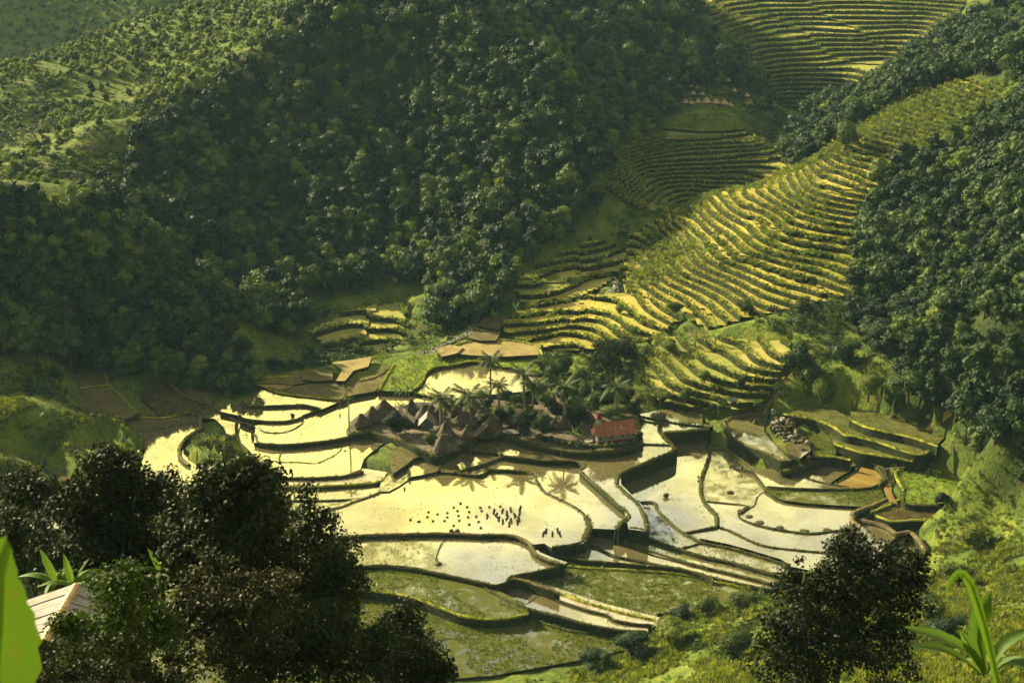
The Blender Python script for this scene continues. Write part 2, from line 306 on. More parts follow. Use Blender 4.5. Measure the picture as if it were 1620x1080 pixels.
 (-2.85, 'water', [(770,931),(823,929),(846,934),(884,951),(923,965),(961,974),(976,982),(1018,988),(1024,998),(980,996),(923,985),(884,973),(827,958),(800,944)]),
 (-3.0, 'mudflat', [(827,968),(850,975),(884,984),(911,990),(961,996),(1018,1000),(1024,1007),(961,1002),(907,998),(857,984)]),
 (-2.9, 'weedy', [(812,912),(857,903),(893,895),(930,899),(1000,902),(1076,908),(1129,919),(1190,930),(1200,940),(1150,958),(1090,965),(1040,968),(1037,980),(999,973),(961,963),(923,952),(884,938),(858,929),(831,919)]),
 (2.6, 'olive', [(1322,704),(1363,716),(1413,724),(1448,730),(1466,722),(1402,708),(1356,694),(1336,684),(1318,684)]),
 (4.4, 'olive', [(1244,657),(1291,664),(1321,677),(1336,687),(1356,691),(1402,704),(1455,720),(1478,706),(1420,690),(1385,672),(1330,652),(1290,645)]),
 (6.2, 'olive', [(1352,668),(1395,682),(1440,692),(1480,704),(1490,692),(1440,672),(1395,655),(1352,650)]),
 (1.6, 'weedy', [(1240,678),(1290,690),(1322,706),(1318,722),(1290,722),(1280,700),(1240,690)]),
 (-3.1, 'weedy', [(200,905),(430,930),(540,932),(600,936),(660,948),(700,963),(740,977),(835,972),(907,999),(961,1004),(1018,1008),(990,1025),(900,1045),(780,1066),(560,1085),(300,1085),(180,1000)]),
]
# dikes: level, width, rim height, material, line
DIKES = [
 (0, 1.3, .35, 'path', [(490,812),(540,802),(562,793),(581,787),(601,779),(621,769),(644,757),(661,751),(690,746),(718,747)]),
 (.5, .7, .3, 'dike', [(718,747),(734,750),(758,752),(768,747),(775,743),(803,744),(834,746)]),
 (0, .9, .35, 'dike', [(834,746),(845,752),(850,762),(855,770),(862,779),(885,790),(910,803),(926,815)]),
 (0, 2.2, .3, 'dike', [(926,815),(932,828),(929,843),(921,857)]),
 (0, 1.0, .4, 'path', [(470,862),(560,848),(640,845),(700,844),(760,846),(800,846),(820,850),(838,860),(846,874),(865,885),(892,893)]),
 (-1.9, .6, .3, 'dike', [(838,860),(862,858),(869,862),(876,871),(886,879),(905,883),(923,886),(961,889),(1000,893),(1064,898),(1110,909),(1129,918)]),
 (0, .7, .3, 'dike', [(873,865),(900,862),(921,857)]),
 (-2.4, .8, .35, 'dike', [(921,857),(926,858),(953,870),(972,879),(1011,887),(1049,895),(1087,902),(1122,912),(1160,921),(1222,934)]),
 (-.2, .5, .2, 'dike', [(932,833),(955,834),(973,836)]),
 (-.7, .8, .35, 'dike', [(892,894),(857,902),(831,908),(808,912),(800,921),(785,926),(754,920),(724,913),(693,907),(655,899),(616,895),(570,896),(500,903),(450,905)]),
 (-.7, .16, .12, 'dike', [(709,849),(700,858),(694,870),(690,885),(697,892)]),
 (.6, .8, .35, 'dike', [(648,756),(646,741),(646,728),(653,726),(677,719),(699,722)]),
 (.6, .6, .3, 'dike', [(703,716),(697,732),(692,746)]),
 (.6, .9, .4, 'dike', [(703,717),(716,709),(735,702),(744,700)]),
 (1.3, .8, .3, 'dike', [(738,713),(741,706),(744,702)]),
 (1.35, 2.0, .4, 'dike', [(739,711),(755,709),(775,710),(788,713),(794,719)]),
 (.5, .6, .3, 'dike', [(794,719),(791,724),(771,732),(753,738),(734,743),(718,747)]),
 (1.3, .35, .2, 'dike', [(795,720),(830,724),(860,728),(907,728),(918,731),(926,738)]),
 (1.3, .7, .3, 'dike', [(926,738),(921,742),(920,746),(932,757),(943,767),(952,775),(961,783),(970,791),(980,800),(989,806),(996,815)]),
 (1.3, 2.0, .3, 'dike', [(996,815),(990,822),(980,830),(975,837)]),
 (-2.15, .9, .3, 'dike', [(975,837),(976,850),(984,858),(1022,870),(1064,883),(1106,895),(1153,906),(1222,924)]),
 (1.35, 1.6, .55, 'dike', [(1047,668),(1044,676),(1046,685),(1053,695),(1062,703),(1067,712),(1058,718),(1040,725),(1020,733),(1000,741),(985,748),(977,756),(976,766)]),
 (1.35, 1.3, .4, 'dike', [(976,766),(984,774),(991,781),(1001,789),(1010,798),(1016,810),(1021,822),(1023,838)]),
 (1.3, .5, .25, 'dike', [(996,834),(1013,836),(1023,840)]),
 (1.4, .5, .3, 'dike', [(1010,703),(1030,703),(1060,704)]),
 (-1.7, .8, .35, 'dike', [(1010,795),(1034,795),(1041,807),(1054,821),(1071,836),(1088,847),(1111,858),(1145,865),(1176,873),(1230,889),(1250,894)]),
 (-1.7, 1.1, .4, 'dike', [(1000,791),(1011,804),(1022,820),(1025,838),(1024,850),(1040,857),(1057,863),(1107,879),(1153,889),(1199,902),(1236,912)]),
 (-1.8, .4, .25, 'dike', [(1111,858),(1094,863),(1078,867)]),
 (-1.65, .5, .3, 'dike', [(1082,843),(1102,839),(1134,833)]),
 (-1.65, 1.5, .45, 'dike', [(1060,685),(1091,691),(1110,695),(1119,705),(1122,720),(1118,736),(1112,752),(1109,766),(1110,780),(1112,790),(1123,805),(1133,816),(1135,833)]),
 (-1.85, .7, .3, 'dike', [(1134,833),(1153,839),(1180,852),(1207,863),(1249,869),(1314,875),(1360,880)]),
 (-1.8, .4, .25, 'dike', [(1119,793),(1147,796),(1168,798),(1182,800)]),
 (-1.8, 2.0, .5, 'dike', [(1184,801),(1178,806),(1168,813)]),
 (-1.8, .8, .35, 'dike', [(1168,813),(1172,820),(1190,828),(1221,836),(1252,841),(1282,844),(1313,841),(1337,838),(1357,836)]),
 (-1.2, 1.6, .9, 'path', [(1361,834),(1350,827),(1349,817),(1356,811),(1374,804),(1392,797),(1410,788)]),
 (-1.6, 1.6, .7, 'path', [(1357,824),(1380,828),(1404,835),(1419,846),(1437,842),(1452,853),(1463,872),(1455,890)]),
 (-1.6, .9, .4, 'path', [(1121,709),(1140,710),(1154,713),(1164,721),(1183,735),(1199,748),(1209,766),(1215,775),(1229,785),(1241,790),(1272,794),(1329,798),(1384,801)]),
 (-1.82, .35, .12, 'dike', [(1212,778),(1204,781),(1198,787),(1196,794),(1193,800),(1186,804)]),
 (-.9, .7, .3, 'dike', [(1212,770),(1262,773),(1323,774),(1364,773),(1384,769),(1396,763)]),
 (-.8, .35, .2, 'dike', [(1250,751),(1268,752),(1286,759),(1315,766),(1343,770)]),
 (-.8, .3, .2, 'dike', [(1357,739),(1352,748),(1340,755),(1318,766)]),
 (-.2, 2.6, 1.1, 'dike', [(1236,750),(1270,741),(1290,735),(1300,728),(1330,727),(1362,730),(1385,737),(1397,746),(1401,757),(1394,768)]),
 (0.2, 1.0, .6, 'lip', [(1430,776),(1421,760),(1417,748),(1430,743),(1452,741),(1490,748),(1530,764)]),
 (0.2, .9, .3, 'dike', [(1530,764),(1528,780),(1514,796),(1436,798),(1430,776)]),
 (-.6, 1.0, .4, 'lip', [(1376,812),(1400,802),(1424,790)]),
 (-.6, .9, .35, 'lip', [(1383,815),(1413,825),(1440,823),(1497,823),(1530,818),(1560,800),(1600,775)]),
 (2.0, .8, .4, 'path', [(1145,668),(1160,660),(1178,655),(1215,654),(1236,654)]),
 (2.0, .9, .4, 'path', [(1145,668),(1152,680),(1160,692),(1172,700),(1190,708),(1221,720),(1238,729),(1252,728)]),
 (1.7, .4, .2, 'dike', [(1013,658),(1048,665),(1084,671),(1124,676)]),
 (1.5, .5, .3, 'dike', [(1004,664),(1030,668),(1043,672),(1046,677)]),
 (1.5, 1.0, .4, 'lip', [(1050,684),(1070,683),(1100,680),(1122,678)]),
 (2.0, .7, .3, 'path', [(398,684),(406,692),(408,699),(437,703),(483,701),(530,695),(567,687),(585,684),(610,690)]),
 (2.0, .45, .25, 'dike', [(409,675),(420,684),(454,683),(478,670),(478,660)]),
 (2.5, .7, .3, 'dike', [(378,656),(389,663),(428,667),(456,666),(476,661),(480,657),(495,652),(507,647),(530,640),(545,632),(557,625)]),
 (3.0, .6, .3, 'dike', [(384,641),(400,643),(440,642),(462,641),(484,641),(507,647)]),
 (2.6, .8, .35, 'lip', [(557,625),(585,620),(622,618),(650,620),(683,627),(720,632)]),
 (3.2, .6, .4, 'lip', [(421,614),(440,621),(483,627),(535,632),(550,627)]),
 (3.2, .6, .35, 'path', [(424,614),(444,618),(463,608),(493,603),(567,603),(600,594),(622,577)]),
 (3.6, .7, .35, 'lip', [(400,598),(440,596),(478,596),(493,603)]),
 (3.4, .5, .3, 'lip', [(404,607),(440,606),(463,608)]),
 (3.3, .8, .45, 'lip', [(600,617),(606,606),(614,592),(624,576)]),
 (3.2, .9, .5, 'lip', [(650,620),(668,604),(674,590),(689,581),(720,577),(750,572),(793,579)]),
 (4.6, .7, .5, 'lip', [(700,560),(710,552),(740,541),(780,538),(820,541),(850,548),(858,560)]),
 (1.0, .7, .4, 'lip', [(191,667),(205,655),(221,660),(260,661),(291,655),(308,656)]),
 (.85, .35, .2, 'dike', [(211,683),(240,680),(275,674),(316,668)]),
 (1.4, 1.2, .35, 'path', [(316,657),(316,668),(317,677),(302,687),(288,700),(284,713),(287,725),(300,735)]),
 (1.4, .9, .35, 'path', [(268,608),(276,612),(284,620),(310,633),(341,644),(358,655),(375,666),(400,672),(412,685),(409,694)]),
 (1.6, 1.0, .35, 'path', [(300,617),(312,619),(325,627),(340,638),(358,648),(376,660),(398,674)]),
 (1.4, 1.0, .4, 'dike', [(375,666),(374,678),(376,690),(379,700),(395,716),(404,730)]),
 (2.5, .5, .3, 'lip', [(126,614),(172,609)]),
 (2.4, .7, .3, 'lip', [(165,588),(172,608),(190,625),(216,653)]),
 (.8, .9, .4, 'dike', [(404,729),(425,746),(445,755),(500,756),(545,753),(575,746)]),
 (.3, .8, .4, 'lip', [(420,768),(480,770),(540,768),(597,763),(606,757)]),
 (-.2, .6, .3, 'dike', [(450,792),(500,792),(540,791),(572,789)]),
 (.9, .16, .15, 'dike', [(445,703),(446,713),(443,730),(470,731),(500,733),(515,727),(530,720),(541,709),(541,702),(537,695)]),
 (-1.4, .9, .4, 'lip', [(540,932),(600,936),(660,948),(700,963),(740,977),(790,979),(835,972)]),
 (-1.4, .8, .4, 'dike', [(570,897),(616,896),(655,901),(693,909),(724,916),(754,922),(785,941),(820,957),(850,967),(884,975),(923,986),(980,997),(1024,999)]),
 (-1.0, 1.0, .45, 'path', [(800,922),(808,916),(831,919),(858,928),(884,938)]),
 (-2.6, .7, .35, 'dike', [(770,930),(804,923),(823,928),(846,933),(884,950),(923,963),(961,973),(969,980),(999,986),(1034,989)]),
 (-2.9, .2, .15, 'dike', [(829,957),(842,950),(854,942),(884,953),(910,962),(938,970)]),
 (-2.7, .9, .45, 'lip', [(884,938),(923,952),(961,963),(999,973),(1037,981)]),
 (-3.0, .7, .35, 'dike', [(827,969),(857,984),(907,999),(961,1004),(1018,1008)]),
 (-2.8, .7, .4, 'lip', [(846,905),(893,896),(930,899),(1000,902),(1076,908),(1129,920),(1190,931)]),
 (2.6, 1.0, .4, 'lip', [(1318,700),(1330,706),(1363,716),(1413,724),(1448,730),(1464,722),(1480,708)]),
 (4.4, 1.0, .4, 'lip', [(1238,655),(1250,657),(1291,664),(1321,677),(1337,688),(1356,691),(1402,704),(1455,720),(1474,708)]),
 (6.2, 1.0, .4, 'lip', [(1345,664),(1370,676),(1395,682),(1440,692),(1484,706)]),
 (1.6, .8, .4, 'lip', [(1290,722),(1318,723),(1345,728)]),
 (2.6, 1.4, .35, 'dike', [(552,688),(567,684),(585,683),(610,690),(640,700),(668,714),(690,722),(703,718),(720,707),(745,697),(765,690),(790,688)]),
 (2.6, 1.6, .5, 'dike', [(790,688),(815,694),(840,701),(870,709),(900,714),(930,716),(960,715),(990,711),(1008,706),(1015,699)]),
]
VILLAGE = [(552,688),(551,680),(563,667),(585,654),(612,649),(640,645),(662,640),(690,641),(720,638),(760,630),(840,622),(950,640),(1000,655),(1010,672),(1016,698),(1006,706),(985,711),(955,715),(925,716),(890,713),(850,704),(815,694),(790,688),(765,690),(745,697),(720,707),(700,719),(676,716),(650,703),(610,690),(585,683)]
# ---------------------------------------------------------------- survey: spot heights away from the paddies: pixel and ground distance
SPOTS = [(440,588,362),(520,565,372),(640,556,385),(700,530,390),(780,496,400),(600,470,425),(500,520,402),(300,480,404),(820,420,430),(700,380,455),(500,380,455),(350,350,462),(900,360,455),(960,325,468),(700,250,490),(500,250,492),(300,260,490),(850,250,490),(950,260,490),(600,130,530),(450,130,535),(760,120,540),(330,170,520),(600,40,575),(720,30,580),(400,60,575),(500,20,585),(860,150,520),(820,60,565),(700,0,590),(850,10,620),
 (120,330,430),(60,280,450),(160,250,478),(60,200,520),(220,150,545),(20,120,600),(120,70,620),(240,20,640),(300,60,600),(20,330,420),(-60,250,480),(-60,120,620),
 (920,110,585),(1000,220,548),(1000,150,575),(1000,60,612),(940,20,620),(1080,18,640),(1130,80,612),(1200,130,588),(1215,165,575),(1060,150,572),(1140,165,560),(1100,180,556),
 (1100,335,482),(1000,335,475),(1180,310,487),(1100,270,508),(1000,270,503),(1200,270,508),(1100,215,535),(1200,215,538),(1235,230,545),
 (1230,200,600),(1300,140,625),(1300,100,645),(1400,100,655),(1200,60,670),(1350,50,685),(1450,50,690),(1300,22,715),(1450,15,720),(1150,20,700),
 (1300,-20,760),(1300,-60,820),(1550,-20,740),
 (1280,250,515),(1350,180,530),(1450,110,550),(1550,50,560),(1250,270,500),(1600,20,565),
 (1000,378,455),(1060,350,447),(1130,326,442),(1200,300,443),(1250,282,446),(1330,228,455),(1400,190,462),(1500,140,468),(1600,95,485),(1150,360,425),(1230,350,418),(1300,300,425),
 (1130,300,462),(1250,265,468),(1400,165,490),(1500,115,500),
 (1000,400,440),(1000,440,418),(1050,420,414),(1150,420,396),(1250,400,392),(1350,400,388),(1150,470,378),(1250,460,370),(1350,460,366),(1000,470,398),(900,500,388),(830,470,405),(860,440,420),(940,410,430),(960,380,445),
 (1200,530,352),(1300,500,355),(1330,540,340),(1250,570,334),(1200,590,332),(1100,560,348),(1000,520,372),(920,530,376),(1000,580,352),(1100,610,332),(1020,630,333),(1180,640,322),(900,560,366),(1060,500,378),
 (1400,300,415),(1420,420,376),(1500,420,368),(1400,500,352),(1500,500,330),(1600,500,300),(1500,350,392),(1600,300,365),(1600,200,400),(1500,230,428),(1500,180,448),(1600,140,440),(1400,240,440),
 (1600,600,270),(1500,600,305),(1400,560,330),(1350,600,322),(1300,640,324),(1400,640,312),(1280,680,312),(1500,720,285),(1550,730,275),(1600,700,272),(1600,780,262),(1560,830,262),(1500,850,260),(1470,870,256),(1600,870,243),(1600,930,218),(1700,800,248),(1700,900,222),(1700,1000,178),(1700,700,262),(1700,600,262),(1500,910,240),(1420,950,228),(1540,760,277),(1490,735,290),(1480,700,292),(1550,980,185),(1600,1060,150),(1450,1060,155),
 (1250,930,226),(1200,980,218),(1150,1010,210),(1150,1060,190),(1050,1000,222),(1000,1060,212),(900,1060,218),(1250,1060,178),
 (20,345,374),(130,376,375),(250,480,370),(330,520,364),(380,590,350),(400,618,340),(200,520,362),(100,480,360),(20,450,362),(240,604,345),(130,590,346),(60,560,345),(20,590,336),(300,560,352),
 (130,300,395),(250,400,392),(-60,290,380),(-80,450,355),(-80,600,325),
 (60,640,312),(20,700,288),(100,690,300),(150,690,301),(215,712,300),(100,660,310),(180,660,312),(20,650,305),(-80,700,270),(30,790,270),(100,780,278),(-60,850,240),(180,780,282),
 (345,700,298),(350,680,304),(330,710,296),(620,705,304),(600,735,294),(1120,690,309),(1180,730,296),(1130,700,306),
 (400,575,368),(430,580,366)]
XYZ = [(0,3,137.6),(-12,8,134),(12,8,134),(0,30,114),(-25,60,94),(25,40,109),(0,80,83),(-40,80,84),(40,80,84),(0,120,50),(-50,120,50),(55,120,56),(0,160,24),(-60,160,24),(0,195,4),(-60,195,3),(-100,120,50),(-120,200,5),(-35,66,93.5),(-24,66,93.0),(-30,75,91),
 (115,100,70),(150,200,28),(-160,100,60),(-200,250,20),(200,300,48),(260,500,110),(-200,400,60),(-260,520,60),
 (0,-60,150),(-100,-40,150),(100,-40,150),(-260,700,2),(-200,735,20),(-150,800,25),(-320,720,-5),(-300,780,-10),(-250,900,-5),(-340,900,-5),(-340,935,28),(-250,940,30),(-200,935,28),(-240,1000,70),(-360,1000,70),(-100,750,70),(0,760,60),(0,900,90),(100,700,62),(300,760,80),(300,1000,140),(0,1100,150),(-300,1150,160),(450,700,120),(450,300,100),(-450,300,70),(-450,700,15),(450,0,150),(-450,0,150),(450,1150,160),(-450,1150,160),(150,820,75)]
P0 = [tuple(at_y(*s)) for s in SPOTS] + [tuple(map(float, p)) for p in XYZ]
for z, kd, pl in PADDIES:
    if len(pl) > 5: pl2 = pl[::2]
    else: pl2 = pl
    for u, v in pl2: P0.append(tuple(at_z(u, v, z+.25)))
for u, v in VILLAGE[::3]: P0.append(tuple(at_z(u, v, 2.4)))
P0 = np.array(P0)
# thin points that almost coincide
keep = []
for i, p in enumerate(P0):
    if all((p[0]-P0[j][0])**2+(p[1]-P0[j][1])**2 > 9 for j in keep): keep.append(i)
P0 = P0[keep]
def phi(r2): return np.sqrt(r2+16.0)
D2 = ((P0[:, None, :2]-P0[None, :, :2])**2).sum(-1)
A = phi(D2); A[np.diag_indices(len(A))] -= 1.6       # small smoothing
n0 = len(P0); Q = np.c_[np.ones(n0), P0[:, :2]/100]
KK = np.zeros((n0+3, n0+3)); KK[:n0, :n0] = A; KK[:n0, n0:] = Q; KK[n0:, :n0] = Q.T
sol = np.linalg.solve(KK, np.r_[P0[:, 2], 0, 0, 0])
RIDGES = [([(120,330,430),(210,240,480),(300,160,520),(450,95,548),(600,45,572),(700,60,560),(780,110,530),(850,170,508),(900,230,492),(950,290,472)], 8.0, 15.0),
 ([(450,95,548),(500,250,490),(560,400,440),(600,470,415)], 5.0, 15.0), ([(700,60,560),(730,220,500),(760,370,450),(770,460,410)], 5.0, 14.0), ([(300,160,520),(330,330,458),(390,470,405)], 4.5, 14.0), ([(850,170,508),(850,300,470),(840,390,442)], 4.0, 11.0),
 ([(20,150,590),(90,230,540),(150,290,470)], 5.0, 13.0), ([(940,20,620),(960,150,575),(975,240,530)], 6.0, 14.0), ([(1600,300,365),(1500,400,372),(1420,450,370)], 4.0, 12.0), ([(1600,480,305),(1500,540,318),(1420,590,318)], 3.5, 9.0),
 ([(520,180,518),(570,330,462),(620,430,425)], -4.0, 12.0), ([(380,230,490),(430,380,440)], -4.0, 12.0), ([(640,120,532),(690,320,466)], -4.0, 11.0), ([(800,140,525),(800,330,462)], -3.5, 10.0)]
_RS = []
for _pl, _h, _s in RIDGES:
    _W = [at_y(*p) for p in _pl]
    for _a, _b in zip(_W, _W[1:]): _RS.append((_a.x, _a.y, _b.x, _b.y, _h, _s))
def relief(x, y):
    out = np.zeros(len(x)); k = 0
    for _pl, _h, _s in RIDGES:
        best = np.full(len(x), 1e9)
        for _ in range(len(_pl)-1):
            ax, ay, bx, by, h_, s_ = _RS[k]; k += 1
            t = np.clip(((x-ax)*(bx-ax)+(y-ay)*(by-ay))/((bx-ax)**2+(by-ay)**2), 0, 1); best = np.minimum(best, (x-ax-t*(bx-ax))**2+(y-ay-t*(by-ay))**2)
        out += _h*np.exp(-best/(2*_s*_s))
    return out
def hgt(X, Y):
    X = np.asarray(X, float).ravel(); Y = np.asarray(Y, float).ravel(); out = np.empty(len(X))
    for i in range(0, len(X), 20000):
        x, y = X[i:i+20000], Y[i:i+20000]
        out[i:i+20000] = phi((x[:, None]-P0[None, :, 0])**2+(y[:, None]-P0[None, :, 1])**2) @ sol[:n0] + sol[n0] + sol[n0+1]*x/100 + sol[n0+2]*y/100 + relief(x, y)
    return out
def h1(x, y): return float(hgt([x], [y])[0])
def on_ground(u, v, y0=60, y1=900):
    a, dy, dz = ray(u, v); ys = np.arange(y0, y1, 1.0); xs = a*ys/dy; zs = H+dz*ys/dy
    d = zs-hgt(xs, ys); k = np.argmax(d < 0)
    y = ys[k]; return Vector((a*y/dy, y, hgt([a*y/dy], [y])[0]))
def vnoise(X, Y, s, seed=0, oct=3):
    """value noise on numpy arrays"""
    out = np.zeros(len(X)); amp = 1.0
    for o in range(oct):
        x = X/s+seed*17.3; y = Y/s-seed*9.1; xi = np.floor(x).astype(int); yi = np.floor(y).astype(int); fx = x-xi; fy = y-yi
        fx = fx*fx*(3-2*fx); fy = fy*fy*(3-2*fy)
        def hsh(a, b): 
            n = np.sin(a*127.1+b*311.7+seed*74.7+o*13.1)*43758.5453
            return n-np.floor(n)
        v = (hsh(xi, yi)*(1-fx)+hsh(xi+1, yi)*fx)*(1-fy)+(hsh(xi, yi+1)*(1-fx)+hsh(xi+1, yi+1)*fx)*fy
        out += (v-.5)*2*amp; amp *= .5; s = s*.5
    return out
# ---------------------------------------------------------------- zones
Z_FOREST = [
 ([(-200,330),(20,335),(60,335),(140,345),(250,430),(330,485),(385,560),(415,590),(450,585),(520,562),(600,556),(650,550),(720,520),(800,487),(815,440),(850,415),(930,350),(955,330),(960,290),(985,240),(1050,195),(1075,178),(1130,176),(1175,175),(1215,185),(1215,130),(1170,90),(1080,0),(1060,-200),(520,-200),(480,20),(400,80),(330,140),(240,185),(205,240),(190,285),(120,318),(60,322)], 385, 720),
 ([(-200,290),(20,305),(130,342),(250,432),(340,488),(385,560),(412,622),(380,628),(240,604),(130,588),(60,565),(-200,560)], 325, 392),
 ([(1350,420),(1370,330),(1400,280),(1480,225),(1620,150),(1900,100),(1900,860),(1700,830),(1620,790),(1560,735),(1505,690),(1440,610),(1375,560),(1350,520)], 225, 470),
 ([(1430,130),(1500,70),(1560,30),(1900,0),(1900,150),(1620,160),(1530,150),(1450,165)], 425, 560),
 ([(1230,255),(1290,165),(1340,120),(1420,110),(1500,60),(1620,0),(1620,60),(1520,125),(1420,185),(1340,225),(1290,250),(1240,275)], 470, 600)]
Z_TERR = [   # outline, y range, step, tread material
 ([(985,400),(990,366),(1050,332),(1120,306),(1230,268),(1320,210),(1410,168),(1495,122),(1600,130),(1600,165),(1500,225),(1430,270),(1395,290),(1375,340),(1350,420),(1350,500),(1250,530),(1130,530),(1060,480),(985,465)], 362, 478, 1.15, 'tread'),
 ([(940,345),(955,290),(975,235),(1060,195),(1230,200),(1250,270),(1130,325),(1050,340)], 466, 560, 1.0, 'tread_green'),
 ([(1060,-40),(1130,60),(1210,140),(1222,200),(1240,235),(1290,170),(1400,110),(1500,60),(1550,-40)], 590, 860, 1.5, 'tread_green'),
 ([(808,445),(850,418),(930,372),(990,385),(1000,410),(960,450),(930,470),(820,480)], 395, 455, 1.2, 'tread_green'),
 ([(790,525),(800,495),(860,482),(1000,462),(1060,480),(1080,505),(1040,530),(1000,550),(930,556),(870,552)], 335, 405, 1.0, 'tread'),
 ([(1055,520),(1130,528),(1250,530),(1262,575),(1238,595),(1215,640),(1120,652),(1050,640),(1010,600),(1015,560)], 320, 378, 1.3, 'tread_green'),
 ([(480,520),(545,488),(645,468),(652,522),(610,553),(520,552)], 372, 430, 1.3, 'tread_green')]
def zone_of(X, Y, Zv):
    U, V = project(np.c_[X, Y, Zv]); f = np.zeros(len(X), bool); tr = np.full(len(X), -1)
    for pl, a, b in Z_FOREST: f |= inpoly(U, V, pl) & (Y > a) & (Y < b)
    for i, (pl, a, b, *_r) in enumerate(Z_TERR):
        m = inpoly(U, V, pl) & (Y > a) & (Y < b); tr[m] = i
    f &= (tr < 0) & ~(inpoly(U, V, [(470,480),(560,460),(675,452),(680,545),(640,575),(560,585),(480,580)]) & (Y < 430)) & ~(inpoly(U, V, [(1074,142),(1125,136),(1195,142),(1197,180),(1074,180)]) & (Y > 520))
    return f, tr
# ---------------------------------------------------------------- ground sheet
G = 2.5
gx = np.arange(-480, 480+G, G); gy = np.arange(-60, 1180+G, G)
NX, NY = len(gx), len(gy)
GX, GY = np.meshgrid(gx, gy); gX, gY = GX.ravel(), GY.ravel()
gZ = hgt(gX, gY)
far = np.clip((gY-60)/100, .1, 1)
gZ0 = gZ + vnoise(gX, gY, 26, 1)*1.1*far + vnoise(gX, gY, 7, 2, 2)*.35*far
forest_m, terr_m = zone_of(gX, gY, gZ)
base = gZ0.copy(); base[terr_m >= 0] = gZ[terr_m >= 0]-3.0
def world_poly(pl, z, grow=0.0):
    W = [at_z(u, v, z) for u, v in pl]; n = len(W)
    area = sum(W[i].x*W[(i+1) % n].y-W[(i+1) % n].x*W[i].y for i in range(n))
    sgn = 1 if area > 0 else -1
    if grow:
        out = []
        for i in range(n):
            d = W[(i+1) % n]-W[i-1]; nr = Vector((d.y, -d.x, 0))*sgn
            nr = nr.normalized() if nr.length > 1e-6 else nr
            out.append(W[i]+nr*(grow*max(0, nr.y) + .35))
        W = out
    return W if sgn > 0 else W[::-1]
pad_mask = np.zeros(len(gX), bool)
for z, kd, pl in PADDIES + [(2.6, 'dirt', VILLAGE)]:
    Wp = [(w.x, w.y) for w in world_poly(pl, z, 1.0)]
    m = np.zeros(len(gX), bool)
    xs = [w[0] for w in Wp]; ys = [w[1] for w in Wp]
    for ox, oy in ((0, 0), (2.0, 0), (-2.0, 0), (0, 2.0), (0, -2.0)):
        bb = (gX > min(xs)-3) & (gX < max(xs)+3) & (gY > min(ys)-3) & (gY < max(ys)+3)
        mm = np.zeros(len(gX), bool); mm[bb] = inpoly(gX[bb]+ox, gY[bb]+oy, Wp); m |= mm
    base[m] = np.minimum(base[m], z-.55); pad_mask |= m
idx = np.arange(NX*NY).reshape(NY, NX)
q = np.stack([idx[:-1, :-1], idx[:-1, 1:], idx[1:, 1:], idx[1:, :-1]], -1).reshape(-1, 4)
gnd = obj('ground', mesh('ground', np.c_[gX, gY, base], q, M['ground'], True))
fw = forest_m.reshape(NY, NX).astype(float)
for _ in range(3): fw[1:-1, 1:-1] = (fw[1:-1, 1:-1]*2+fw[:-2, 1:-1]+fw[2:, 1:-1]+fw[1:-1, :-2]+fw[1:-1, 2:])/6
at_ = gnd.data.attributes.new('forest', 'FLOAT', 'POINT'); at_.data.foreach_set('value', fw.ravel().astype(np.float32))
tag(gnd, 'grassy and wooded valley sides of the rice terrace valley', kind='structure')
# ---------------------------------------------------------------- paddies
kind_word = {'water': 'flooded rice paddy with bright still water', 'stubble': 'flooded rice paddy with specks of stubble', 'weedy': 'weedy green rice paddy with glints of water',
             'mudwater': 'dark muddy rice paddy', 'orange': 'flooded paddy with orange silt', 'green': 'bright green rice field', 'olive': 'olive grassy terrace held by a dark wall', 'brown': 'bare brown ploughed rice field',
             'tan': 'dry tan rice field', 'mudflat': 'drained paddy of pale wet mud', 'dirt': 'trodden dirt ground of the village'}
pad_objs = []
for z, kd, pl in PADDIES + [(2.6, 'dirt', VILLAGE)]:
    Wp = world_poly(pl, z, 1.6); n = len(Wp)
    bm = bmesh.new(); vs = [bm.verts.new(w) for w in Wp]; lo = [bm.verts.new((w.x, w.y, z-1.0)) for w in Wp]
    tri_ = tessellate_polygon([[Vector((w.x, w.y, 0)) for w in Wp]])
    for t_ in tri_:
        t_ = [vs[k_] for k_ in t_]
        a_ = (t_[1].co-t_[0].co).cross(t_[2].co-t_[0].co).z
        try: bm.faces.new(t_ if a_ > 0 else t_[::-1])
        except ValueError: pass
    for i in range(n): bm.faces.new((vs[i], lo[i], lo[(i+1) % n], vs[(i+1) % n]))
    bm.normal_update()
    for f_ in bm.faces:
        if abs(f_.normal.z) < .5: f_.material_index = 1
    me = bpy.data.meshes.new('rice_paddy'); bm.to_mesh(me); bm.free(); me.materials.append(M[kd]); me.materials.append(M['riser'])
    o = obj('village_ground' if kd == 'dirt' else ('rice_field' if kd in ('green', 'brown', 'tan', 'olive') else 'rice_paddy'), me)
    tag(o, kind_word[kd], kind='structure'); pad_objs.append((o, z, kd, [(w.x, w.y) for w in Wp]))
def resample(W, step):
    out = [W[0]]
    for a, b in zip(W, W[1:]):
        n = max(1, int((b-a).length/step))
        for k in range(1, n+1): out.append(a.lerp(b, k/n))
    return out
DIKE_LINES = []
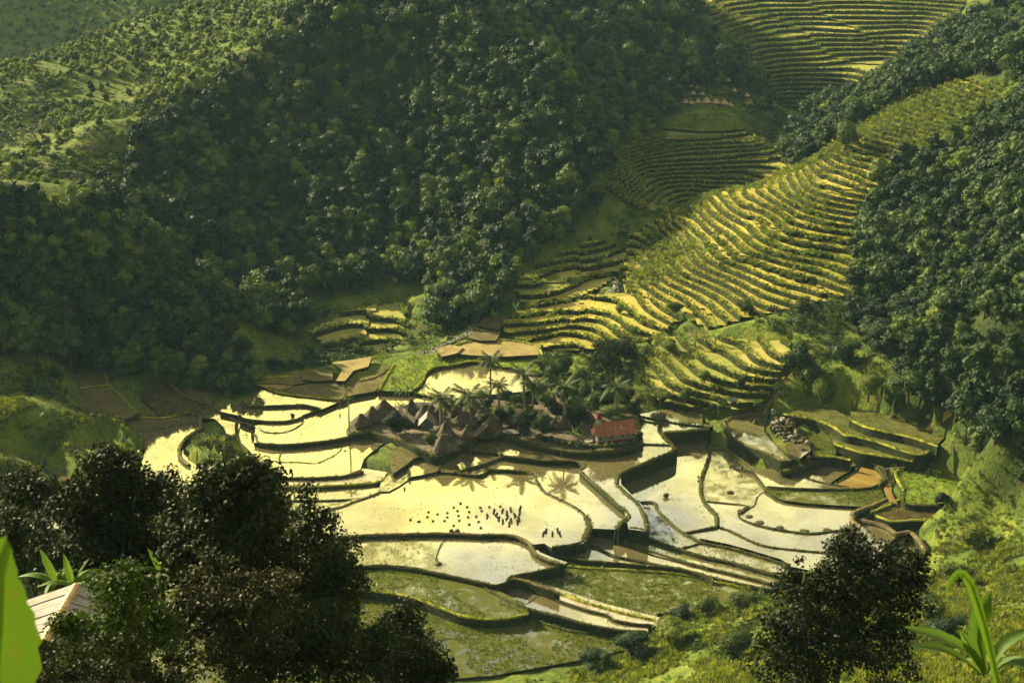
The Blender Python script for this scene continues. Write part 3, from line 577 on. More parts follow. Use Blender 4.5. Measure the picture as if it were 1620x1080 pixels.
for di, (z, w, hh, mm, pl) in enumerate(DIKES):
    w *= .52; hh *= .8
    ctrl = [at_z(u, v, z) for u, v in pl]
    # smooth with Catmull-Rom
    Wp = []
    for i in range(len(ctrl)-1):
        p0 = ctrl[max(0, i-1)]; p1 = ctrl[i]; p2 = ctrl[i+1]; p3 = ctrl[min(len(ctrl)-1, i+2)]
        n = max(2, int((p2-p1).length/1.1))
        for k in range(n):
            t = k/n; Wp.append(.5*((2*p1)+(-p0+p2)*t+(2*p0-5*p1+4*p2-p3)*t*t+(-p0+3*p1-3*p2+p3)*t**3))
    Wp.append(ctrl[-1]); n = len(Wp); V = []; Fc = []
    for i, p in enumerate(Wp):
        d = (Wp[min(n-1, i+1)]-Wp[max(0, i-1)]); nr = Vector((-d.y, d.x, 0)).normalized()
        e = .25 if (i in (0, n-1)) else 1.0
        ww = w*(1+.25*mnoise.noise(p*.35+Vector((di, 0, 0))))*e; h2 = hh*(1+.35*mnoise.noise(p*.5+Vector((0, di, 3))))
        for off, dz in ((-ww/2-.35, -4.0), (-ww/2-.12, 0), (-ww*.32, h2), (0, h2*.92), (ww*.32, h2), (ww/2+.12, 0), (ww/2+.35, -4.0)):
            j = Vector((mnoise.noise(p*1.7+Vector((off, 0, 0))), mnoise.noise(p*1.7+Vector((off, 9, 0))), mnoise.noise(p*2.1+Vector((off, 0, 9)))))*.10
            V.append(p+nr*off+Vector((0, 0, dz))+j)
    for i in range(n-1):
        for k in range(6): Fc.append((i*7+k, (i+1)*7+k, (i+1)*7+k+1, i*7+k+1))
    Fc.append(tuple(range(7))[::-1]); Fc.append(tuple(range((n-1)*7, n*7)))
    bank = w > 1.5
    o = obj('paddy_dike', mesh('paddy_dike', V, Fc, [M[mm], M['riser']], True, [1 if (i_ % 6 in (0, 5)) else 0 for i_ in range(6*(n-1))]+[1, 1]))  # side faces get the wall grass with its painted-in shade
    tag(o, 'low earth and grass dike between paddies' if not bank else 'broad grassy bank beside a flooded paddy', kind='structure')
    DIKE_LINES.append((Wp, z+hh, w, mm))
# ---------------------------------------------------------------- terraced hillsides: level treads, grassy walls, raised rims
TERR_PTS = []     # rim points, used to sow grass
TG = 1.6
for zi, (pl, ya, yb, step, tmat) in enumerate(Z_TERR):
    sx = np.arange(-420, 420, TG); sy = np.arange(ya-10, yb+10, TG); AX, AY = np.meshgrid(sx, sy); ax, ay = AX.ravel(), AY.ravel()
    az = hgt(ax, ay); U, V = project(np.c_[ax, ay, az]); ins = inpoly(U, V, pl) & (ay > ya) & (ay < yb)
    f = az + vnoise(ax, ay, 40, 3+zi, 2)*1.4 + vnoise(ax, ay, 11, 5, 2)*.32
    # each hillside is broken into bays whose terraces are out of step
    bay = np.floor(vnoise(ax, ay, 60, 11+zi, 1)*2.2); f = f + bay*step*.37
    az_off = bay*step*.37
    f = f/step; nx, ny = len(sx), len(sy); I = ins.reshape(ny, nx)
    f2 = f.reshape(ny, nx); o2 = az_off.reshape(ny, nx)
    V = []; Fc = []; mi = []
    P2 = np.stack([AX, AY], -1)
    cell = I[:-1, :-1] & I[:-1, 1:] & I[1:, 1:] & I[1:, :-1]
    for (r, c) in zip(*np.nonzero(cell)):
        cc = [(r, c), (r, c+1), (r+1, c+1), (r+1, c)]
        tris = ((0, 1, 2), (0, 2, 3)) if (r+c) % 2 else ((0, 1, 3), (1, 2, 3))
        off = o2[r, c]
        for t in tris:
            pts = [(P2[cc[k]][0], P2[cc[k]][1], f2[cc[k]]) for k in t]
            lo = min(p[2] for p in pts); hi = max(p[2] for p in pts)
            if hi-lo > 4: continue
            k0, k1 = math.floor(lo), math.floor(hi)
            (x0, y0, a0), (x1, y1, a1), (x2, y2, a2) = pts
            det = (x1-x0)*(y2-y0)-(x2-x0)*(y1-y0)
            gxx = ((a1-a0)*(y2-y0)-(a2-a0)*(y1-y0))/det; gyy = ((a2-a0)*(x1-x0)-(a1-a0)*(x2-x0))/det
            gl = math.hypot(gxx, gyy) or 1.0; gnx, gny = gxx/gl, gyy/gl
            for k in range(k0, k1+1):
                poly = pts
                for side, lev in ((1, k), (-1, k+1)):
                    out = []
                    for i in range(len(poly)):
                        p, q2 = poly[i], poly[(i+1) % len(poly)]; sp = (p[2]-lev)*side; sq = (q2[2]-lev)*side
                        if sp >= 0: out.append(p)
                        if (sp >= 0) != (sq >= 0):
                            tt = sp/(sp-sq); out.append((p[0]+(q2[0]-p[0])*tt, p[1]+(q2[1]-p[1])*tt, lev))
                    poly = out
                    if len(poly) < 3: break
                if len(poly) < 3: continue
                zz = k*step-off
                b0 = len(V); V += [(p[0], p[1], zz) for p in poly]; Fc.append(tuple(range(b0, b0+len(poly)))); mi.append(0)
                if k > k0:
                    e = [p for p in poly if abs(p[2]-k) < 1e-9]
                    if len(e) >= 2:
                        p, q2 = e[0], e[-1]
                        if (q2[0]-p[0])*gny-(q2[1]-p[1])*gnx < 0: p, q2 = q2, p
                        rh = .20; rw = .34; b0 = len(V); j = .25*math.sin(p[0]*1.3+p[1]*.9); j2 = .25*math.sin(q2[0]*1.3+q2[1]*.9)
                        V += [(p[0]-gnx*.45, p[1]-gny*.45, zz-step-.1), (q2[0]-gnx*.45, q2[1]-gny*.45, zz-step-.1), (q2[0], q2[1], zz+rh*(1+j2)), (p[0], p[1], zz+rh*(1+j)),
                              (q2[0]+gnx*rw, q2[1]+gny*rw, zz+rh*(.8+j2)), (p[0]+gnx*rw, p[1]+gny*rw, zz+rh*(.8+j)), (q2[0]+gnx*(rw+.3), q2[1]+gny*(rw+.3), zz-.02), (p[0]+gnx*(rw+.3), p[1]+gny*(rw+.3), zz-.02)]
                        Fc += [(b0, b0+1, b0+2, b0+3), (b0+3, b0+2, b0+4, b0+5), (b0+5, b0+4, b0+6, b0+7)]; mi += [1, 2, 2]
                        TERR_PTS.append((p[0], p[1], zz+.3, zi))
    V = np.array(V); mi = np.array(mi)
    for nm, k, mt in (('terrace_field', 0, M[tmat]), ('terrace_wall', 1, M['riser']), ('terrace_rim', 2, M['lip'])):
        sel = [Fc[i] for i in np.nonzero(mi == k)[0]]
        if not sel: continue
        used = np.unique(np.concatenate([np.array(s) for s in sel])); rm = np.zeros(len(V), int); rm[used] = np.arange(len(used))
        me = mesh(nm, V[used], [tuple(int(x) for x in rm[list(s)]) for s in sel], mt)
        if k == 0: ter = obj('terraced_hillside', me); tag(ter, 'steps of rice terraces climbing a valley side', kind='structure')
        else: o = obj(nm, me, ter); o['kind'] = 'stuff'
TERR_PTS = np.array(TERR_PTS)
print('terrace rims', len(TERR_PTS))
# ---------------------------------------------------------------- vegetation
def leafmat(name, cols, trans=.35, vary=.6, hue=None):
    def b(t):
        g = NT(t); r = g.n('ShaderNodeObjectInfo').outputs['Random']
        n = g.noise(.6, 3); f = g.math('ADD', g.math('MULTIPLY', r, vary), g.math('MULTIPLY', n, 1-vary))
        c = g.ramp(f, [(.18+.64*i/(len(cols)-1), x) for i, x in enumerate(cols)])
        d = g.pbr(c, .6, .12)
        tr = g.n('ShaderNodeBsdfTranslucent', {0: g.mix(1, c, (1.5, 1.6, .7), 'MULTIPLY')}).outputs[0]
        m = g.n('ShaderNodeMixShader', {0: trans}); t.links.new(d, m.inputs[1]); t.links.new(tr, m.inputs[2]); g.out(m.outputs[0])
    return mat(name, b)
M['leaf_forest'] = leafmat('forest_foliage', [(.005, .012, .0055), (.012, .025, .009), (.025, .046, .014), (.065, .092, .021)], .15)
M['leaf_sunny'] = leafmat('sunlit_tone_foliage', [(.04, .065, .012), (.08, .12, .018), (.13, .16, .026)], .3)  # paler leaf colour imitates sunlit crowns and slopes
M['leaf_dark'] = leafmat('dark_foliage', [(.006, .011, .004), (.012, .020, .006), (.020, .032, .008)], .12)
M['leaf_fore'] = leafmat('glossy_tree_leaves', [(.005, .008, .003), (.011, .017, .005), (.024, .034, .008)], .12, .3)
M['leaf_bright'] = leafmat('young_tree_leaves', [(.010, .018, .004), (.026, .044, .008), (.07, .095, .015)], .2, .3)
M['leaf_brown'] = leafmat('bronze_leaves', [(.006, .009, .0035), (.013, .016, .005), (.035, .034, .010)], .12, .3)
M['leaf_bush'] = leafmat('bush_foliage', [(.022, .034, .006), (.045, .065, .010), (.10, .12, .016)], .2)
M['leaf_hedge'] = leafmat('hedge_foliage', [(.010, .018, .006), (.03, .04, .010), (.09, .09, .015)], .2)
M['grass'] = leafmat('grass_blades', [(.03, .042, .008), (.065, .08, .013), (.13, .135, .025)], .3, .7)
M['grass_lit'] = leafmat('lit_grass_blades', [(.05, .07, .010), (.12, .14, .018), (.23, .225, .032)], .35, .7)  # lighter copy of the grass blades, sunlight put into the colour
M['rice'] = leafmat('rice_blades', [(.04, .06, .012), (.08, .11, .018), (.13, .15, .025)], .35, .7)
M['banana'] = leafmat('banana_leaf', [(.03, .055, .010), (.055, .095, .016), (.09, .14, .022)], .35, .5)
M['palm'] = leafmat('palm_leaflets', [(.018, .028, .008), (.035, .050, .012), (.07, .085, .018)], .2, .5)
M['bark'] = mat('tree_bark', lambda t: ground_like(t, [(.03, .025, .018), (.07, .055, .04), (.12, .10, .075)], 2, .8, 6))
M['palmbark'] = mat('palm_trunk_bark', lambda t: ground_like(t, [(.10, .09, .07), (.17, .15, .12), (.25, .22, .18)], 2, .6, 6))
def leaf_cloud(lobes, n, leaf, r, up=.25, asp=.6, hollow=.55, scat=.55):
    """n leaf-sized rhombs spread through the given ellipsoid lobes"""
    lob = np.array([(x, y, z, a, b, c) for (x, y, z, a, b, c) in lobes], float)
    w = (lob[:, 3]*lob[:, 4]*lob[:, 5])**.667; k = r.choice(len(lob), n, p=w/w.sum())
    d = r.normal(size=(n, 3)); d[:, 2] += up; d /= np.linalg.norm(d, axis=1)[:, None]
    rad = hollow+(1-hollow)*r.random(n)**.6; rad *= 1+.18*r.normal(size=n)*.6
    c = lob[k, :3]+d*lob[k, 3:]*rad[:, None]
    nn = d+r.normal(size=(n, 3))*scat; nn /= np.linalg.norm(nn, axis=1)[:, None]
    t = np.cross(nn, r.normal(size=(n, 3))); t /= np.linalg.norm(t, axis=1)[:, None]; b = np.cross(nn, t)
    s = leaf*(.6+.8*r.random(n))[:, None]
    fold = nn*s*.12
    V = np.stack([c-t*s*.5, c+b*s*asp*.5+fold, c+t*s*.5, c-b*s*asp*.5+fold], 1).reshape(-1, 3)
    return V, np.arange(4*n).reshape(n, 4)
def tree_proto(name, R, Hh, n, leaf, mt, seed, trunk=True, conic=0, low=0):
    r = np.random.default_rng(seed); k = r.integers(6, 10); lobes = []
    for i in range(k):
        a = r.random()*6.28; q = R*.62*math.sqrt(r.random()); zz = Hh*(.45-low+(.42+low)*r.random())
        s = R*(.34+.24*r.random())
        if conic: q *= (1-(zz/Hh-.4)*1.1); s *= (1.25-(zz/Hh-.4)*1.2)
        lobes.append((q*math.cos(a), q*math.sin(a), zz, s, s, s*.78))
    lobes.append((0, 0, Hh*.62, R*.55, R*.55, Hh*.3))
    V, Fc = leaf_cloud(lobes, n, leaf, r, .25, .7, .7, .30)
    mb = MB()
    for i, l in enumerate(lobes[:]): mb.blob(l[:3], (l[3]*.72, l[4]*.72, l[5]*.72), 6, 4, .2, 0, seed+i)
    V0 = np.array(mb.V); F0 = [f for f in mb.F]
    allF = [tuple(map(int, f)) for f in Fc] + [tuple(i+len(V) for i in f) for f in F0]
    crown = mesh(name+'_crown', np.r_[V, V0], allF, mt)
    tb = MB(); tb.tube([(0, 0, -1.0), (.1, .05, Hh*.3), (0, .1, Hh*.65)], [R*.08, R*.06, R*.03], 5)
    for a in (0.5, 2.6, 4.6): tb.tube([(0, 0, Hh*.28), (math.cos(a)*R*.35, math.sin(a)*R*.35, Hh*.55)], [R*.04, R*.015], 4)
    tm = tb.mesh(name+'_trunk', M['bark'])
    return crown, tm
def joined(name, parts):
    V = []; Fc = []; mi = []; mats = []
    for me in parts:
        o = len(V); V += [tuple(v.co) for v in me.vertices]; Fc += [tuple(i+o for i in p.vertices) for p in me.polygons]
        mm = me.materials[0]
        if mm not in mats: mats.append(mm)
        mi += [mats.index(mm)]*len(me.polygons)
    return mesh(name, V, Fc, mats, False, mi)
_gn = {}
def scatter(name, protos, P, idx, scl, rot, label=None, parent=None):
    """one stuff object: many alike small things on given points"""
    P = np.asarray(P, np.float32); n = len(P)
    if n == 0: return None
    key = tuple(id(p) for p in protos)
    if key not in _gn:
        col = bpy.data.collections.new(name+'_kinds')
        for i, me in enumerate(protos):
            po = bpy.data.objects.new('kind_%02d_' % i + name, me); col.objects.link(po)
        g = bpy.data.node_groups.new(name+'_sowing', 'GeometryNodeTree')
        g.interface.new_socket('Geometry', in_out='INPUT', socket_type='NodeSocketGeometry'); g.interface.new_socket('Geometry', in_out='OUTPUT', socket_type='NodeSocketGeometry')
        gi = g.nodes.new('NodeGroupInput'); go = g.nodes.new('NodeGroupOutput'); ip = g.nodes.new('GeometryNodeInstanceOnPoints'); ci = g.nodes.new('GeometryNodeCollectionInfo')
        ci.inputs[0].default_value = col; ci.inputs[1].default_value = True; ci.inputs[2].default_value = True
        ip.inputs['Pick Instance'].default_value = True
        for nm, ty, sock in (('kid', 'INT', 'Instance Index'), ('rot', 'FLOAT_VECTOR', 'Rotation'), ('scl', 'FLOAT_VECTOR', 'Scale')):
            a = g.nodes.new('GeometryNodeInputNamedAttribute'); a.data_type = ty; a.inputs[0].default_value = nm
            outp = [x for x in a.outputs if x.enabled and x.name == 'Attribute'][0]
            if nm == 'rot':
                e = g.nodes.new('FunctionNodeEulerToRotation'); g.links.new(outp, e.inputs[0]); outp = e.outputs[0]
            g.links.new(outp, ip.inputs[sock])
        g.links.new(gi.outputs[0], ip.inputs['Points']); g.links.new(ci.outputs[0], ip.inputs['Instance']); g.links.new(ip.outputs[0], go.inputs[0])
        _gn[key] = g
    me = bpy.data.meshes.new(name); me.vertices.add(n); me.vertices.foreach_set('co', P.ravel())
    me.attributes.new('kid', 'INT', 'POINT').data.foreach_set('value', np.asarray(idx, np.int32))
    me.attributes.new('rot', 'FLOAT_VECTOR', 'POINT').data.foreach_set('vector', np.asarray(rot, np.float32).ravel())
    sc = np.asarray(scl, np.float32); sc = np.repeat(sc[:, None], 3, 1) if sc.ndim == 1 else sc
    me.attributes.new('scl', 'FLOAT_VECTOR', 'POINT').data.foreach_set('vector', sc.ravel())
    o = obj(name, me, parent); md = o.modifiers.new('sow', 'NODES'); md.node_group = _gn[key]
    tag(o, label, kind='stuff'); return o
def zrot(n, tilt=0.0): return np.c_[rng.normal(size=n)*tilt, rng.normal(size=n)*tilt, rng.random(n)*6.28]
def gsample(X, Y, Zg=None):
    Zg = (gZ0 if Zg is None else Zg).reshape(NY, NX)
    fx = np.clip((np.asarray(X)-gx[0])/G, 0, NX-1.001); fy = np.clip((np.asarray(Y)-gy[0])/G, 0, NY-1.001)
    i = fx.astype(int); j = fy.astype(int); a = fx-i; b = fy-j
    return (Zg[j, i]*(1-a)+Zg[j, i+1]*a)*(1-b)+(Zg[j+1, i]*(1-a)+Zg[j+1, i+1]*a)*b
def in_view(X, Y, Zt, margin=40, lift=0.0):
    U, V = project(np.c_[X, Y, Zt]); ok = (U > -margin) & (U < 1620+margin) & (V > -margin*2) & (V < 1080+margin)
    vis = ok.copy(); zc = Zt+lift
    for t in np.linspace(.12, .985, 60):
        x = X*t; y = Y*t; z = H+(zc-H)*t
        vis &= ~(gsample(x, y) > z+.5)
    return ok, vis
# --- the wooded hillsides
def forest_points(sp, seed):
    r = np.random.default_rng(seed); X, Y = np.meshgrid(np.arange(-420, 420, sp), np.arange(225, 720, sp)); X = X.ravel(); Y = Y.ravel()
    X = X+r.uniform(-.45, .45, len(X))*sp; Y = Y+r.uniform(-.45, .45, len(Y))*sp; Z = gsample(X, Y); f, tr = zone_of(X, Y, gsample(X, Y, gZ)); 
    ok, vis = in_view(X, Y, Z, 120, 7.0); m = f & ok
    return X[m], Y[m], Z[m], vis[m]
fA = forest_points(4.3, 21); fB = forest_points(3.1, 22)     # the nearer woods stand on steeper ground and are denser in plan
fX, fY, fZ, fV = [np.r_[a_[fA[1] > 392], b_[fB[1] <= 392]] for a_, b_ in zip(fA, fB)]
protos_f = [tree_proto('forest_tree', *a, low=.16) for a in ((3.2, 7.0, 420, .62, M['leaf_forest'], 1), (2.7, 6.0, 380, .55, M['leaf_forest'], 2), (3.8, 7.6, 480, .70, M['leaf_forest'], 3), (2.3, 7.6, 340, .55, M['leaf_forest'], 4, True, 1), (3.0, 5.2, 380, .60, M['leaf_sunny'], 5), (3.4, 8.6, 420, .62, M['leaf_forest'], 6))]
nF = len(fX); kid = rng.choice(6, nF, p=[.22, .2, .2, .13, .08, .17]); sc = (.72+.75*rng.random(nF)**1.5)*(1+.25*vnoise(fX, fY, 30, 8, 2)); ro = zrot(nF, .06)
_u, _v = project(np.c_[fX, fY, fZ]); sc = np.where((fY < 392) & (_u > 170) & (_u < 430), sc*.72, sc)
dist = np.sqrt(fX**2+fY**2+(H-fZ)**2); order = np.argsort(-(sc/dist)*fV); single = np.zeros(nF, bool); single[order[:290]] = True; single &= fV
def region(x, y):
    U, V = project(np.array([[x, y, h1(x, y)]])); U, V = U[0], V[0]
    if y < 392 and U < 430: return 'left'
    if U > 1300 and y < 475: return 'right'
    if U > 1180: return 'knoll'
    return 'mountain'
REG = {'left': ('broad-leaved tree in the dark wood on the near left knoll', 'trees of the dark wood on the near left knoll'),
       'right': ('broad-leaved tree in the dark wood on the right hand slope', 'trees of the dark wood on the right hand slope'),
       'knoll': ('broad-leaved tree in the wood on the far knoll between the terraces', 'trees on the far knoll between the terraces'),
       'mountain': ('broad-leaved tree in the forest on the central mountain', 'trees of the forest on the central mountain')}
for i in np.nonzero(single)[0]:
    rg = region(fX[i], fY[i]); lab, grp = REG[rg]; uu, vv = project(np.array([[fX[i], fY[i], fZ[i]]])); uu, vv = uu[0], vv[0]
    box = {'left': (0, 400, 400, 600), 'right': (1370, 1640, 150, 680), 'knoll': (1240, 1600, 60, 250), 'mountain': (100, 1200, 150, 560)}[rg]
    hp = ('far left', 'left part', 'middle', 'right part', 'far right')[int(min(4, max(0, (uu-box[0])/(box[1]-box[0])*5)))]; vp = ('at the top', 'high', 'halfway up', 'low', 'at the foot')[int(min(4, max(0, (vv-box[2])/(box[3]-box[2])*5)))]
    adj = ('domed', 'small rounded', 'large spreading', 'narrow pointed', 'pale yellow-green', 'tall')[kid[i]]
    lab = '%s tree, %s, %s of the %s' % (adj, vp, hp, {'left': 'left knoll wood', 'right': 'right slope wood', 'knoll': 'far knoll wood', 'mountain': 'central mountain forest'}[rg])
    t = empty('forest_tree', (fX[i], fY[i], fZ[i]), ro[i][2], lab, 'tree', grp); t.scale = (sc[i],)*3
    obj('crown', protos_f[kid[i]][0], t); obj('trunk', protos_f[kid[i]][1], t)
fj = [joined('forest_tree_kind', p) for p in protos_f]
m = ~single
scatter('forest', fj, np.c_[fX, fY, fZ][m], kid[m], sc[m], ro[m], 'dense broad-leaved forest covering the mountain sides')
print('forest', nF, 'single', single.sum(), 'visible', fV.sum())
# --- bushes and rough growth on the open slopes
def clump_proto(name, R, n, leaf, mt, seed, h=.7):
    r = np.random.default_rng(seed); lobes = [(R*.5*r.normal(), R*.5*r.normal(), R*h*(.3+.4*r.random()), R*.55, R*.55, R*h*.6) for _ in range(4)]
    V, Fc = leaf_cloud(lobes, n, leaf, r, .5, .5, .3); return mesh(name, V, Fc, mt)
cl = [clump_proto('bush', 1, 130, .30, M['leaf_bush'], 11), clump_proto('bush', 1, 110, .34, M['leaf_sunny'], 12), clump_proto('bush', 1, 140, .28, M['leaf_forest'], 13, 1.0), clump_proto('bush', 1, 90, .42, M['leaf_sunny'], 14, .5)]
n = 150000; X = rng.uniform(-330, 330, n); Y = 150+rng.random(n)*600; Zs = gsample(X, Y, base); f, tr = zone_of(X, Y, gsample(X, Y, gZ))
pm = gsample(X, Y, pad_mask.astype(float)) > .05; ok, vis = in_view(X, Y, gsample(X, Y), 60, 1.5)
dens = vnoise(X, Y, 22, 31, 3); U, V = project(np.c_[X, Y, gsample(X, Y)])
lush2 = inpoly(U, V, [(1020,165),(1225,165),(1245,235),(1100,225),(960,235)])
lush = inpoly(U, V, [(560,470),(760,440),(1000,460),(1130,520),(1250,560),(1620,700),(1620,760),(1250,640),(1010,640),(800,640),(560,620)])
lush3 = inpoly(U, V, [(-60,580),(120,600),(235,670),(225,730),(120,800),(-60,860)]) | inpoly(U, V, [(1240,540),(1700,540),(1700,900),(1490,880),(1400,740),(1300,640)])
m = ((~f) | (Y < 395)) & (tr < 0) & (~pm) & ok & vis & ((dens > .05) | (lush & (dens > -.25)) | (rng.random(n) < .30) | lush2 | lush3) & (Y < 620)
X, Y, Zs, dens = X[m], Y[m], gsample(X[m], Y[m]), dens[m]
l3 = lush3[m] | f[m]; kid = np.where((dens > .35) | (l3 & (dens > -.3)), rng.choice([0, 2, 2], len(X)), rng.choice([0, 1, 3, 3], len(X))); sc = (.30+.85*rng.random(len(X))**2.4)*(1+.9*np.clip(dens, 0, 1))
scatter('undergrowth', cl, np.c_[X, Y, Zs-.1], kid, sc, zrot(len(X), .1), 'rough grass and low bushes on the open slopes')
print('undergrowth', len(X))
# scrub that breaks up the terraces
for zi, dn in ((0, .16), (1, .16), (2, .12), (3, .12), (4, .30), (5, .45), (6, .2)):
    T = TERR_PTS[TERR_PTS[:, 3] == zi]; vn = vnoise(T[:, 0], T[:, 1], 24, 41+zi, 3); m = (rng.random(len(T)) < np.where(vn > .22, .9, dn*.3))
    T = T[m]; k = len(T); scatter('terrace_scrub', cl, T[:, :3]+rng.normal(size=(k, 3))*[.8, .8, .05]-[0, 0, .5], rng.choice([0, 1, 3], k), .45+1.1*rng.random(k)**2.2, zrot(k, .1), 'bushes and weeds on the terrace walls')
# --- grass along dikes and terrace rims
def tuft(name, nb, h, sp, mt, seed, w=.06):
    r = random.Random(seed); V = []; Fc = []
    for i in range(nb):
        a = r.uniform(0, 6.28); x = r.uniform(-sp, sp)*.4; y = r.uniform(-sp, sp)*.4; l = h*r.uniform(.6, 1.2); o = r.uniform(.15, .6)*l
        px, py = -math.sin(a)*w, math.cos(a)*w; b = len(V)
        V += [(x-px, y-py, -.05), (x+px, y+py, -.05), (x+math.cos(a)*o*.4+px*.8, y+math.sin(a)*o*.4+py*.8, l*.6), (x+math.cos(a)*o, y+math.sin(a)*o, l)]
        Fc.append((b, b+1, b+2, b+3))
    return mesh(name, V, Fc, mt)
tf = [tuft('grass_tuft', 9, .42, .5, M['grass'], s) for s in (1, 2)]+[tuft('grass_tuft', 9, .5, .5, M['grass_lit'], 3)]
P = []; kd = []
for Wp, z, w, mm in DIKE_LINES:
    for a, b in zip(Wp, Wp[1:]):
        l = (b-a).length; d = (b-a).normalized() if l > 0 else Vector((1, 0, 0)); nr = Vector((-d.y, d.x, 0))
        for _ in range(int(l*w*2.4+random.random()*1.0+l*1.2)):
            p = a.lerp(b, random.random())+nr*random.choice((-1, 1))*w*random.uniform(.25, .62)
            if mnoise.noise(p*.2) < (-.1 if mm == 'path' else -.3): continue
            P.append((p.x, p.y, z-.12-abs(random.gauss(0, .1)))); kd.append(2 if (mm == 'lip' or random.random() < .15) else random.choice((0, 1)))
P = np.array(P); scatter('dike_grass', tf, P, kd, .5+.7*rng.random(len(P)), zrot(len(P), .15), 'grass growing along the paddy dikes'); print('dike grass', len(P))
T = np.repeat(TERR_PTS[:, :3], 2, 0)+rng.normal(size=(len(TERR_PTS)*2, 3))*[.7, .7, .05]; k = len(T)
scatter('terrace_grass', tf, T, rng.choice([1, 2, 2], k), .7+.8*rng.random(k), zrot(k, .15), 'grass on the rims of the terraces')
# --- rice and stubble in the paddies
rt = [tuft('rice_plant', 7, .30, .3, M['rice'], s, .035) for s in (5, 6)]; gt = [tuft('rice_plant', 10, .38, .5, M['grass_lit'], s, .05) for s in (7, 8)]
for kdn, dens, protos, thr in (('stubble', .55, rt, .12), ('weedy', 5.0, rt, -.45), ('green', 1.6, gt, -1), ('brown', .5, rt, .1), ('olive', 1.3, rt, -.4), ('mudwater', .3, rt, 0), ('water', .22, rt, .15)):
    P = []
    for o, z, kd, pl in pad_objs:
        if kd != kdn: continue
        xs = [p[0] for p in pl]; ys = [p[1] for p in pl]; ar = (max(xs)-min(xs))*(max(ys)-min(ys)); n = int(ar*dens)
        X = rng.uniform(min(xs), max(xs), n); Y = rng.uniform(min(ys), max(ys), n); m = inpoly(X, Y, pl) & (vnoise(X, Y, 9, 51, 3) > thr)
        P += [(x, y, z) for x, y in zip(X[m], Y[m])]
    k = len(P); print(kdn, k)
    scatter('rice_plants' if kdn in ('green', 'weedy') else 'rice_stubble', protos, np.array(P), rng.integers(0, 2, k), (.6+.8*rng.random(k)) if kdn != 'water' else (.5+.4*rng.random(k)), zrot(k, .1),
            {'green': 'young rice filling the bright green fields', 'weedy': 'rice and weeds standing in the lower paddies'}.get(kdn, 'stubble standing in the flooded paddies'))
# upper left flank and far hill thickets, sunlight put into some leaf colours
X, Y = np.meshgrid(np.arange(-420, -60, 4.2), np.arange(400, 1010, 4.2)); X = X.ravel()+rng.uniform(-2.2, 2.2, X.size); Y = Y.ravel()+rng.uniform(-2.2, 2.2, Y.size)
Zs = gsample(X, Y); f, tr = zone_of(X, Y, gsample(X, Y, gZ)); ok, vis = in_view(X, Y, Zs, 80, 6); dn = vnoise(X, Y, 60, 61, 3)
m = ~f & (tr < 0) & vis & ((dn > -.12) | (Y > 800) | (rng.random(len(X)) < .25)); k = int(m.sum())
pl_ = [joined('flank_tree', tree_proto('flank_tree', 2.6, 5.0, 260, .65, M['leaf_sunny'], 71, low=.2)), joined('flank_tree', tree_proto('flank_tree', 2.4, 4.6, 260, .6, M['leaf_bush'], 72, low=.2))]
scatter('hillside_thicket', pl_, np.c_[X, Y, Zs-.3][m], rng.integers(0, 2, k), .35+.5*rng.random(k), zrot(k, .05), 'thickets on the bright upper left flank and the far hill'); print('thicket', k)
# ---------------------------------------------------------------- village materials
def streak(t, cols, sc=(8, 8, 1.2), rough=.9, spec=.15, b=.6, base=.7):
    g = NT(t); tcn = g.n('ShaderNodeTexCoord').outputs['Object']; mp = g.n('ShaderNodeMapping', {0: tcn, 3: sc}).outputs[0]
    n1 = g.noise(1.0, 5, .65, mp); n2 = g.noise(base, 4, .6, tcn); f = g.math('ADD', g.math('MULTIPLY', n1, .55), g.math('MULTIPLY', n2, .45))
    g.out(g.pbr(g.ramp(f, [(.3+.4*i/(len(cols)-1), x) for i, x in enumerate(cols)]), rough, spec, g.bump(n1, b, .08)))
M['thatch'] = mat('weathered_thatch', lambda t: streak(t, [(.018, .015, .013), (.045, .037, .030), (.11, .095, .075)], (5, 5, 1.0)))
M['thatch_pale'] = mat('pale_thatch', lambda t: streak(t, [(.12, .09, .06), (.24, .18, .12), (.36, .29, .2)], (5, 5, 1.0)))
M['rust'] = mat('rusted_iron_roofing', lambda t: streak(t, [(.06, .018, .010), (.14, .045, .024), (.22, .085, .048), (.42, .28, .19)], (3.0, .45, .45), .7, .3, .3))
M['zinc'] = mat('weathered_zinc_roofing', lambda t: streak(t, [(.08, .055, .035), (.12, .11, .10), (.17, .17, .155), (.22, .22, .20)], (.6, 2.4, .6), .75, .15, .2))
M['zincrust'] = mat('rust_streaked_zinc', lambda t: streak(t, [(.07, .035, .02), (.12, .10, .08), (.15, .15, .15), (.19, .19, .195)], (.7, 3.2, .7), .7, .15, .2, 1.4))
M['ridge'] = mat('rusty_ridge_cap', lambda t: streak(t, [(.16, .07, .025), (.30, .17, .07), (.42, .31, .16)], (2, 5, 2), .6, .3, .3))
M['wood'] = mat('dark_old_wood', lambda t: streak(t, [(.03, .022, .015), (.07, .05, .035), (.12, .09, .06)], (6, 6, 1)))
M['bluewall'] = mat('pale_blue_painted_wall', lambda t: streak(t, [(.09, .12, .135), (.16, .20, .215), (.24, .27, .28)], (2, 2, 2), .8, .2, .1))
M['redwall'] = mat('dark_red_painted_wall', lambda t: streak(t, [(.06, .012, .008), (.12, .022, .014)], (2, 2, 2), .8, .2, .1))
M['blue'] = mat('deep_blue_boards', lambda t: streak(t, [(.03, .05, .09), (.06, .09, .14)], (6, 6, 1)))
M['pane'] = mat('dull_window_glass', lambda t: NT(t).out(NT(t).pbr((.05, .07, .08), .15, .5)))
